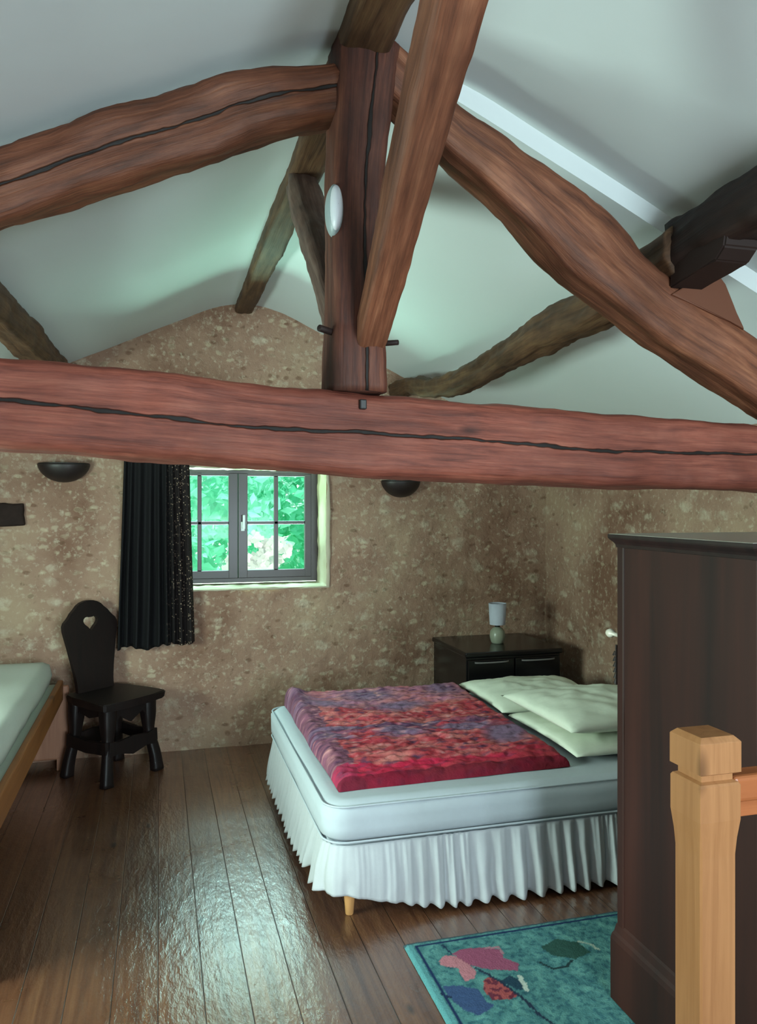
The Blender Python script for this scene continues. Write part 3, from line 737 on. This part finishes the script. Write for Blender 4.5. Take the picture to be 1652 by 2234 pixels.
# phase along the hem with irregular gathers
ph = [0]; S = [0]
for i in range(1, n):
    d = (loop[i] - loop[i - 1]).length; S.append(S[-1] + d)
    ph.append(ph[-1] + d * 2 * pi / max(.03, .066 + .034 * nz(S[-1] * 3.) + .024 * nz(S[-1] * 11)))
corner = BX1 - BX0 - .085
for j in range(NZ + 1):
    v = j / NZ
    for i in range(n):
        p = loop[i]; q = loop[min(i + 1, n - 1)] - loop[max(i - 1, 0)]; t = q.normalized(); out = Vector((t.y, -t.x)) * -1
        if out.dot(p - Vector(((BX0 + BX1) / 2, (BY0 + BY1) / 2))) < 0: out = -out
        s = S[i]; dc = s - (corner + .06)
        calm = 1 - .82 * exp(-((dc + .14) / .20) ** 2)       # smooth, lifted part at the near corner
        lift = .085 * exp(-(dc / .26) ** 2) + (.055 if dc > .15 else .0)
        zb = .018 + lift + .008 * nz(s * 9)
        zt = .272
        bul = .020 * (1 - calm) * sin(pi * v) 
        amp = (.003 + .017 * v ** .8) * calm
        o_ = .004 + .030 * v + bul + amp * (.55 + .9 * abs(nz(s * 5, 3.))) * (1.2 * abs(sin(ph[i] / 2 + .3 * nz(v * 3, s * 6))) ** 1.5 * 2 - 1.1) + .006 * nz(s * 26, v * 2) * v + .004 * sin(s * 2 * pi / .021 + 3 * nz(s * 9)) * (.3 + nz(s * 6, 8.)) * (1 - .3 * v)
        V.append((p.x + out.x * o_, p.y + out.y * o_, zt + (zb - zt) * v + .006 * calm * v * cos(ph[i])))
for j in range(NZ):
    for i in range(n - 1): a = j * n + i; F.append((a, a + 1, a + n + 1, a + n))
o = mesh('bed_skirt', V, F, SKI, bed, True); md = o.modifiers.new('s', 'SOLIDIFY'); md.thickness = .0015
# mattress with piping
mt = soft_box('mattress', (BX0 - .005, BY0 - .01, .275), (BX1, BY1, .425), MTT, None, .032, .003, .03, 9, plan_r=.09)
tag(mt, 'thick white mattress under the red quilt on the double bed', 'mattress')
for zz in (.286, .413):
    L = rr_loop(BX0 - .004, BX1, BY0 - .009, BY1 - .001, .09, .02); cv = []
    V = []; F = []
    for i, p in enumerate(L):
        t = (L[min(i + 1, len(L) - 1)] - L[max(i - 1, 0)]).normalized(); o2 = Vector((-t.y, t.x))
        if o2.dot(p - Vector((1.5, 3.5))) < 0: o2 = -o2
        sh = .014 if zz > .4 else .012
        for k in range(6): a = 2 * pi * k / 6; V.append((p.x + o2.x * (.004 * cos(a) - sh + .008), p.y + o2.y * (.004 * cos(a) - sh + .008), zz + .004 * sin(a)))
    for i in range(len(L) - 1):
        for k in range(6): F.append((i * 6 + k, i * 6 + (k + 1) % 6, (i + 1) * 6 + (k + 1) % 6, (i + 1) * 6 + k))
    mesh('piping', V, F, MTT, mt, True)

# pillows
def pillow(name, c, sx, sy, th, mat, rz=0, seed=0, tilt=(0, 0), crown=1.):
    V = []; F = []; N = 34
    for side in (1, -1):
        for j in range(N + 1):
            for i in range(N + 1):
                u, v = -1 + 2 * i / N, -1 + 2 * j / N
                pin = 1 - .05 * (u * u * v * v) * 1.0
                k = max(0, (1 - abs(u) ** 3.2)) ** .55 * max(0, (1 - abs(v) ** 3.2)) ** .55
                x = u * sx / 2 * (1 - .06 * (1 - v * v)) * (1.0); y = v * sy / 2 * (1 - .06 * (1 - u * u))
                z = side * th / 2 * k * (1 + .22 * fbm(u * 1.6 + seed, v * 1.6, side)) + (.008 * fbm(u * 5 + seed, v * 5, 2.) * k if side > 0 else 0)
                if side < 0: z = -th / 2 * k * .9
                V.append((x, y, z))
    n1 = (N + 1) ** 2
    for j in range(N):
        for i in range(N):
            a = j * (N + 1) + i; F.append((a, a + 1, a + N + 2, a + N + 1)); b = a + n1; F.append((b, b + N + 1, b + N + 2, b + 1))
    o = mesh(name, V, F, mat, None, True); o.location = c; o.rotation_euler = (tilt[0], tilt[1], rz)
    bm = bmesh.new(); bm.from_mesh(o.data); bmesh.ops.remove_doubles(bm, verts=bm.verts, dist=.0005); bm.to_mesh(o.data); bm.free()
    for p in o.data.polygons: p.use_smooth = True
    return o
tag(pillow('pillow', (1.975, 3.22, .467), .66, .68, .085, PIL, 0, 2), 'white pillow lying flat beneath another at the near side of bed', 'pillow', 'pillows on the double bed')
tag(pillow('pillow', (1.96, 3.23, .565), .68, .66, .12, PIL, .02, 8), 'puffy white pillow on top of the stack beside the red quilt', 'pillow', 'pillows on the double bed')
tag(pillow('pillow', (1.96, 3.87, .478), .66, .64, .115, PIL, -.02, 5), 'flatter white pillow at the back, in front of the black cabinet', 'pillow', 'pillows on the double bed')

# quilt
def quilt():
    X0, X1, Y0, Y1 = .648, 1.628, 2.885, 4.195; NX, NY = 170, 220
    V = []; F = []; C = []
    for j in range(NY + 1):
        b = j / NY
        for i in range(NX + 1):
            a = i / NX
            x = X0 + (X1 - X0) * a + .012 * nz(b * 4, 3.) * (1 if a > .5 else 1) + .02 * (1 - b) * (.5 - a) * 0
            y = Y0 + (Y1 - Y0) * b + .014 * nz(a * 4, 7.) + (.03 * (a - .6) if b < .5 else 0) * (1 - 2 * b)
            ed = min(a * (X1 - X0), (1 - a) * (X1 - X0), b * (Y1 - Y0), (1 - b) * (Y1 - Y0))
            t = min(1, ed / .05); prof = sqrt(max(0, 1 - (1 - t) ** 2))
            th = .048 + .020 * b + .05 * exp(-((a - .0) / .10) ** 2 - ((b - 1) / .22) ** 2)
            th += .014 * fbm(a * 4, b * 10, 1.) + .012 * abs(fbm(a * 9, b * 24, 4.)) + .005 * fbm(a * 24, b * 55, 7., 2)
            th *= .78 + .22 * min(1, b / .12)
            V.append((x, y, .427 + prof * th))
            # printed pattern: bands across the bed, mottled
            m = fbm(a * 6 + 3, b * 20, 0.) ; m2 = fbm(a * 18, b * 60, 5.); m3 = nz(a * 3, b * 5, 8.)
            bb = b + .035 * fbm(a * 3.2, b * 2, 2.)
            CR, RD, SA, PU, DK, MV = (206, 42, 76), (184, 60, 72), (206, 116, 112), (134, 106, 134), (88, 56, 84), (196, 122, 146)
            def mixc(p, q, f): f = max(0, min(1, f)); return tuple(p[k] + (q[k] - p[k]) * f for k in range(3))
            if bb < .10: c = mixc(CR, RD, a * .9 + m * 1.2); c = mixc(c, DK, max(0, m2) * .6)
            elif bb < .34: c = mixc(RD, SA, .45 + m * 1.3)
            elif bb < .47: c = mixc(PU, RD, .25 + m * 1.6)
            elif bb < .68: c = mixc(RD, SA, .55 + m * 1.5)
            else: c = mixc(MV, SA, .45 + m * 1.5); c = mixc(c, PU, 1.2 * exp(-((a - .42) / .16) ** 2 - ((b - .86) / .09) ** 2)); c = mixc(c, PU, 1.1 * exp(-((a - .85) / .10) ** 2 - ((b - .90) / .12) ** 2))
            if .425 < bb < .445: c = mixc(c, DK, .6 + m2)
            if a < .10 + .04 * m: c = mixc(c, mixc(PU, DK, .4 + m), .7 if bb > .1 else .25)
            if bb > .10: c = mixc(c, DK, max(0, m2 - .12) * 1.5); c = mixc(c, (214, 150, 150), max(0, -m2 - .2) * 1.6)
            if m3 > .28 and bb > .15: c = mixc(c, PU, (m3 - .28) * 3)
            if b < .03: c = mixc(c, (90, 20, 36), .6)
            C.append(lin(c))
    for j in range(NY):
        for i in range(NX): q = j * (NX + 1) + i; F.append((q, q + 1, q + NX + 2, q + NX + 1))
    # underside
    nb = len(V)
    for (i, j) in ((0, 0), (NX, 0), (NX, NY), (0, NY)):
        pass
    me = bpy.data.meshes.new('quilt'); me.from_pydata(V, [], F); ca = me.color_attributes.new('Col', 'FLOAT_COLOR', 'POINT')
    for k, c in enumerate(C): ca.data[k].color = c
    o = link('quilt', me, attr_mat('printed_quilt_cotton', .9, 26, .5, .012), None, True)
    tag(o, 'crumpled red and purple patterned quilt folded on the double bed', 'quilt')
quilt()

# ------------------------------------------------------------------ black bedside cabinet and lamp
nx0, nx1, ny0, ny1 = 1.745, 2.385, 4.335, 4.93
nc = empty('bedside_cabinet', ((nx0 + nx1) / 2, (ny0 + ny1) / 2, 0)); tag(nc, 'black lacquered cabinet in the back right corner behind the bed', 'cabinet')
box('cabinet_body', (nx0 + .012, ny0 + .02, .05), (nx1 - .012, ny1 - .005, .59), BLK, nc, .004)
box('cabinet_top', (nx0, ny0, .59), (nx1, ny1, .622), BLK, nc, .010, 4)
box('plinth', (nx0 + .03, ny0 + .05, 0), (nx1 - .03, ny1 - .02, .05), BLK, nc, .002)
mid = (nx0 + nx1) / 2
for (a, b) in ((nx0 + .02, mid - .004), (mid + .004, nx1 - .02)):
    for (z0, z1) in ((.335, .575), (.07, .325)):
        d = box('drawer', (a, ny0 + .003, z0), (b, ny0 + .022, z1), BLK, nc, .004)
        V = []; F = []; cx = (a + b) / 2; m = 16
        for i in range(m + 1):
            t = -1 + 2 * i / m; yy = ny0 + .003 - .018 * sqrt(max(0, 1 - t * t))
            for k in range(8): q = 2 * pi * k / 8; V.append((cx + .11 * t, yy + .004 * cos(q), z1 - .014 + .005 * sin(q)))
        for i in range(m):
            for k in range(8): F.append((i * 8 + k, i * 8 + (k + 1) % 8, (i + 1) * 8 + (k + 1) % 8, (i + 1) * 8 + k))
        h = mesh('handle', V, F, simple('grey_pull', lin((120, 116, 116)), .3), d, True)
LX, LY, LZ = 2.068, 4.60, .622
lm = empty('table_lamp', (LX, LY, LZ)); tag(lm, 'small table lamp with grey shade standing on the black cabinet', 'lamp')
lathe('lamp_base', [(0.001, 0), (.035, 0), (.040, .006), (.047, .03), (.049, .05), (.044, .078), (.030, .096), (.012, .104), (.010, .125), (.001, .126)], CER, lm, (LX, LY, LZ))
lathe('lamp_neck', [(.013, .100), (.016, .103), (.016, .122), (.010, .124)], IRON, lm, (LX, LY, LZ))
lathe('lamp_shade', [(.049, .118), (.056, .252), (.0545, .252), (.0475, .118), (.049, .118)], SHD, lm, (LX, LY, LZ))

# ------------------------------------------------------------------ wardrobe
wx0, wx1, wy0, wy1, wh = 1.330, 2.44, 1.515, 2.085, 1.41
Z0 = .015
wd = empty('wardrobe', ((wx0 + wx1) / 2, (wy0 + wy1) / 2, Z0)); tag(wd, 'dark brown wooden wardrobe seen side-on at the right, behind the post', 'wardrobe')
box('side_panel', (wx0, wy0, Z0 + .20), (wx0 + .024, wy1, wh - .033), WAR, wd, .003)
box('side_panel', (wx1 - .024, wy0, Z0 + .20), (wx1, wy1, wh - .033), WAR, wd, .003)
box('back_panel', (wx0 + .024, wy0 + .006, Z0 + .20), (wx1 - .024, wy0 + .018, wh - .033), WAR, wd, .001)
box('corner_stile', (wx0 - .004, wy1 - .035, Z0 + .20), (wx0 + .05, wy1 + .002, wh - .033), WAR, wd, .006)
def moulding(name, z0, prof, par, mat):
    V = []; F = []
    for o_, z in prof:
        V += [(wx0 - o_, wy0 - o_ * .6, z0 + z), (wx1 + o_, wy0 - o_ * .6, z0 + z), (wx1 + o_, wy1 + o_, z0 + z), (wx0 - o_, wy1 + o_, z0 + z)]
    for i in range(len(prof) - 1):
        for k in range(4): F.append((i * 4 + k, i * 4 + (k + 1) % 4, (i + 1) * 4 + (k + 1) % 4, (i + 1) * 4 + k))
    F.append((3, 2, 1, 0)); m = (len(prof) - 1) * 4; F.append((m, m + 1, m + 2, m + 3))
    return mesh(name, V, F, mat, par)
moulding('cornice', wh - .040, [(0, 0), (.004, .001), (.006, .010), (.010, .016), (.017, .023), (.021, .028), (.022, .032), (.022, .040)], wd, WARD)
box('top_board', (wx0 - .0195, wy0 - .010, wh - .003), (wx1 + .0195, wy1 + .0195, wh + .0015), DUST, wd, .001)
moulding('plinth', Z0, [(.016, 0), (.016, .18), (.013, .195), (.008, .205), (.004, .225), (0, .232)], wd, WAR)
for (a, b) in ((wx0 + .05, (wx0 + wx1) / 2 - .002), ((wx0 + wx1) / 2 + .002, wx1 - .05)):
    d = box('wardrobe_door', (a, wy1 - .002, Z0 + .22), (b, wy1 + .018, wh - .07), WAR, wd, .004)
kd = ay(1350, 1383, wy1 + .03)
kb = lathe('door_knob', [(.0, 0), (.006, .0), (.006, .03), (.011, .036), (.014, .048), (.010, .060), (.001, .063)], MET, wd)
kb.data.transform(Matrix.Translation((wx0 + .006, wy1 + .004, kd.z)) @ Matrix.Rotation(-pi / 2, 4, 'X')); kb['label'] = 'pale door knob'
# turned key tassel: stacked rings hanging below the knob
bm = bmesh.new()
for k in range(6):
    z = kd.z - .055 - k * .017; r = .012 - .0008 * k
    m = bmesh.ops.create_cone(bm, cap_ends=True, segments=14, radius1=r, radius2=r * .55, depth=.012, matrix=Matrix.Translation((wx0 + .004, wy1 + .016, z)))
bmesh.ops.create_cone(bm, cap_ends=True, segments=10, radius1=.0035, radius2=.0035, depth=.12, matrix=Matrix.Translation((wx0 + .004, wy1 + .016, kd.z - .09)))
from_bm('turned_finial', bm, WARD, wd, False)

# ------------------------------------------------------------------ newel post and handrail
NXC, NYC, NW = 1.118, 1.425, .0505
nw = empty('newel_post', (NXC, NYC, 0)); tag(nw, 'pine newel post with square chamfered cap in front of the wardrobe', 'post')
def sq_stack(name, prof, mat, par, n=1):
    """square turned profile; prof rows (half width, z, corner cut)"""
    V = []; F = []
    for hw, z, cc in prof:
        P = [(hw - cc, -hw), (hw, -hw + cc), (hw, hw - cc), (hw - cc, hw), (-hw + cc, hw), (-hw, hw - cc), (-hw, -hw + cc), (-hw + cc, -hw)]
        V += [(NXC + x, NYC + y, z) for x, y in P]
    for i in range(len(prof) - 1):
        for k in range(8): F.append((i * 8 + k, i * 8 + (k + 1) % 8, (i + 1) * 8 + (k + 1) % 8, (i + 1) * 8 + k))
    F.append(tuple(range(7, -1, -1))); m = (len(prof) - 1) * 8; F.append(tuple(range(m, m + 8)))
    o = mesh(name, V, F, mat, par); 
    return o
zt = 1.018
sq_stack('post_cap', [(NW - .012, zt - .080, .001), (NW + .0, zt - .074, .001), (NW, zt - .012, .001), (NW - .001, zt - .010, .001), (NW - .011, zt, .001)], PINE, nw)
sq_stack('post_body', [(NW - .0, 0, .001), (NW, .12, .001), (NW, .30, .001), (NW - .007, .33, .004), (NW - .007, .77, .004), (NW - .005, .805, .003), (NW - .001, .845, .001), (NW - .001, zt - .101, .001), (NW - .004, zt - .096, .001), (NW - .012, zt - .092, .001), (NW - .012, zt - .079, .001)], PINE, nw)
o = empty('handrail', (NXC + NW, NYC, .9)); tag(o, 'reddish pine handrail running right from the newel post', 'handrail')
hz_ = EYE - (1765 - HOR) / FPX * 1.66
bm = bmesh.new()
add_box(bm, (NXC + NW, NYC - .028, .868), (XR - .02, NYC + .028, .925), .010, 3)
from_bm('rail', bm, PINEX, o)
box('rail_fillet', (NXC + NW, NYC - .018, .835), (XR - .02, NYC + .018, .870), PINEX, o, .003)

# ------------------------------------------------------------------ rug
def rug():
    X0, X1, Y0, Y1 = .800, 2.05, 1.52, 2.552; NX, NY = 260, 215
    def poly(pp): return [(az(px, py, .012).x, az(px, py, .012).y) for px, py in pp]
    PK = poly([(958, 2097), (972, 2084), (1000, 2088), (1022, 2100), (1040, 2120), (1036, 2136), (1015, 2140), (1003, 2126), (1000, 2112), (985, 2110), (962, 2106)])
    MG = poly([(985, 2080), (1010, 2070), (1062, 2066), (1092, 2072), (1100, 2090), (1132, 2102), (1130, 2118), (1060, 2114), (1030, 2106), (1010, 2096)])
    RD = poly([(1055, 2137), (1068, 2132), (1090, 2140), (1118, 2160), (1132, 2172), (1112, 2180), (1075, 2182), (1056, 2162)])
    BL = poly([(965, 2150), (1000, 2150), (1045, 2158), (1062, 2186), (1080, 2194), (1045, 2216), (1010, 2202), (985, 2180)])
    LF = poly([(1180, 2066), (1215, 2048), (1262, 2056), (1290, 2078), (1255, 2092), (1205, 2084)])
    DT = poly([(1090, 2140), (1110, 2128), (1132, 2136), (1148, 2160), (1128, 2158)])
    lines = [(poly([(1040, 2112), (1092, 2142), (1140, 2176), (1175, 2212), (1230, 2250)]), .005, (38, 52, 74)), (poly([(1180, 2100), (1205, 2113), (1235, 2110), (1248, 2095)]), .005, (34, 58, 62)),
             (poly([(1134, 2130), (1144, 2146), (1150, 2160)]), .007, (196, 206, 196)), (poly([(1262, 2054), (1290, 2060), (1308, 2072)]), .005, (170, 182, 168)),
             (poly([(1060, 2068), (1088, 2066), (1098, 2080)]), .005, (176, 130, 140)), (poly([(965, 2062), (985, 2080)]), .004, (34, 50, 78)), (poly([(958, 2168), (985, 2176)]), .005, (34, 50, 78))]
    def inside(P, x, y):
        c = False; n = len(P)
        for i in range(n):
            x1, y1 = P[i]; x2, y2 = P[(i + 1) % n]
            if (y1 > y) != (y2 > y) and x < (x2 - x1) * (y - y1) / (y2 - y1) + x1: c = not c
        return c
    def dist(P, x, y):
        best = 9
        for i in range(len(P) - 1):
            ax_, ay_ = P[i]; bx, by = P[i + 1]; dx, dy = bx - ax_, by - ay_; t = max(0, min(1, ((x - ax_) * dx + (y - ay_) * dy) / (dx * dx + dy * dy)))
            best = min(best, math.hypot(x - ax_ - t * dx, y - ay_ - t * dy))
        return best
    V = []; F = []; C = []
    for j in range(NY + 1):
        for i in range(NX + 1):
            x = X0 + (X1 - X0) * i / NX; y = Y0 + (Y1 - Y0) * j / NY
            e = min(i, j, NX - i, NY - j); z = .002 + .010 * min(1, e / 2)
            V.append((x, y, z + .0012 * nz(x * 60, y * 60)))
            f = fbm(x * 22, y * 22, 0.); c = [86 + 30 * f, 138 + 34 * f, 138 + 26 * f]
            if nz(x * 60, y * 60, 4.) > .2: c = [c[0] * .72, c[1] * .80, c[2] * .86]
            xx, yy = x + .004 * nz(x * 50, y * 50, 1.), y + .004 * nz(x * 50, y * 50, 9.)
            if inside(BL, xx, yy): c = [62, 84, 124]
            if inside(LF, xx, yy): c = [48, 84, 76]
            if inside(DT, xx, yy): c = [36, 66, 84]
            if inside(PK, xx, yy): c = [196, 128, 138]
            if inside(MG, xx, yy): c = [158, 84, 112]
            if inside(RD, xx, yy): c = [172, 84, 84] if nz(x * 55, y * 55, 3.) < .12 else [110, 46, 64]
            for P, wd_, cc in lines:
                if dist(P, xx, yy) < wd_: c = cc
            if abs(x - X0 - .035) < .006 and y < Y1 - .03 or abs(Y1 - y - .030) < .004 and x > X0 + .03: c = [28, 48, 88]
            if x - X0 < .028: c = [96, 156, 160]
            if Y1 - y < .016: c = [70, 92, 100]
            C.append(lin([max(0, min(255, q)) for q in c]))
    for j in range(NY):
        for i in range(NX): q = j * (NX + 1) + i; F.append((q, q + 1, q + NX + 2, q + NX + 1))
    me = bpy.data.meshes.new('rug'); me.from_pydata(V, [], F); ca = me.color_attributes.new('Col', 'FLOAT_COLOR', 'POINT')
    for k, c in enumerate(C): ca.data[k].color = c
    tag(link('rug', me, attr_mat('teal_rug_pile', .95, 160, .6, .004), None, True), 'teal rug with pink flowers on the floorboards in front of the bed', 'rug')
rug()

# ------------------------------------------------------------------ garden outside the window
GRASS = simple('grass', (.18, .42, .16, 1), .9, .1, 3, .3)
mesh('ground', [(-14, 5.6, -2.6), (16, 5.6, -2.6), (16, 34, -2.6), (-14, 34, -2.6)], [(0, 1, 2, 3)], GRASS)['kind'] = 'structure'
def leaf_mat(name, c):
    t = NT(name); n = t.noise(t.coord('Object'), 2.2, 3, .6)
    col = t.mix(n, tuple(x * .6 for x in c[:3]) + (1,), c); t.b.inputs['Transmission Weight'].default_value = 0
    m = t.fin(col, .5, .4); tl = t.n('ShaderNodeBsdfTranslucent'); t.l(col, tl.inputs[0]); ms = t.n('ShaderNodeMixShader'); ms.inputs[0].default_value = .45
    t.l(t.b.outputs[0], ms.inputs[1]); t.l(tl.outputs[0], ms.inputs[2]); t.l(ms.outputs[0], t.t.nodes['Material Output'].inputs[0]); return m
LEAF = [leaf_mat('leaves_overexposed_mint', (.30, .90, .68, 1)), leaf_mat('leaves_green', (.16, .76, .50, 1)), leaf_mat('leaves_overexposed_pale', (.55, .97, .84, 1))]  # overexposure and mint cast of the daylight put into the leaf colours
PETAL = leaf_mat('white_petals', (.74, .72, .74, 1)); BARK = simple('bark', lin((80, 62, 50)), .9, .1, 12, .3, .6)
def leaves(c, R, N, size, rnd):
    V = []; F = []
    for _ in range(N):
        while True:
            p = Vector((rnd.uniform(-1, 1), rnd.uniform(-1, 1), rnd.uniform(-1, 1)))
            if .25 < p.length < 1: break
        if fbm(p.x * 2.5 + c[0], p.y * 2.5, p.z * 2.5 + c[2]) < -.25: continue
        q = Vector((c[0] + p.x * R[0], c[1] + p.y * R[1], c[2] + p.z * R[2])); s = size * rnd.uniform(.6, 1.3)
        d = Vector((rnd.gauss(0, 1), rnd.gauss(0, .6), rnd.gauss(-.3, .8))).normalized(); n = d.cross(Vector((rnd.gauss(0, 1), rnd.gauss(0, 1), rnd.gauss(0, 1)))).normalized(); u = d.cross(n)
        b = len(V); V += [q, q + d * s * .45 + n * s * .28 + u * s * .05, q + d * s, q + d * s * .45 - n * s * .28 + u * s * .05]; F += [(b, b + 1, b + 2), (b, b + 2, b + 3)]
    return V, F
def tree(name, c, R, N, size, mat, label, seed):
    rnd = random.Random(seed); e = empty(name, (c[0], c[1], -2.6)); tag(e, label, 'tree', 'trees seen through the window')
    V, F = leaves(c, R, N, size, rnd); mesh('foliage', V, F, mat, e)
    log('trunk', [(c[0], c[1], -2.62), (c[0] + .05, c[1], -1), (c[0], c[1] + .3, -.1)], [(.22, .22), (.18, .18), (.10, .10)], BARK, e, seed=seed, power=2, up=(0, 1, 0), step=.1, M=16)
    return e
tree('garden_tree', (.2, 9.6, 1.55), (1.3, 1.0, 1.5), 3600, .17, LEAF[0], 'leafy tree painted overexposed mint green outside, seen through the left casement', 1)
tree('garden_tree', (2.0, 11.2, 1.75), (1.1, .9, 1.3), 2600, .18, LEAF[1], 'darker green tree outside, seen through the right casement', 2)
tree('garden_tree', (.9, 14.4, 1.5), (2.8, 1.0, 2.2), 6500, .24, LEAF[2], 'tree painted overexposed pale green farther off behind the other trees', 3)
e = empty('flowering_shrub', (.93, 7.7, -2.6)); tag(e, 'shrub with white blossom outside, low in the right casement', 'shrub')
rnd = random.Random(5)
V, F = leaves((.95, 7.7, .35), (.55, .4, .55), 260, .10, rnd); mesh('foliage', V, F, LEAF[1], e)
V = []; F = []
for _ in range(42):
    c = Vector((rnd.gauss(.93, .12), rnd.uniform(7.35, 7.7), rnd.gauss(.98, .12)))
    if c.z > 1.22: continue
    for k in range(5):
        a = 2 * pi * k / 5 + rnd.random(); d = Vector((cos(a), -.35, sin(a))).normalized(); n = Vector((-sin(a), 0, cos(a))); s = .075; b = len(V)
        V += [c, c + d * s * .6 + n * s * .38, c + d * s, c + d * s * .6 - n * s * .38]; F += [(b, b + 1, b + 2), (b, b + 2, b + 3)]
bl_ = mesh('blossoms', V, F, PETAL, e); bl_['label'] = 'white blossoms'
log('stem', [(.93, 7.7, -2.62), (.95, 7.72, -1), (.95, 7.7, .9)], [(.06, .06), (.05, .05), (.02, .02)], BARK, e, seed=2, power=2, up=(0, 1, 0), step=.1, M=10)
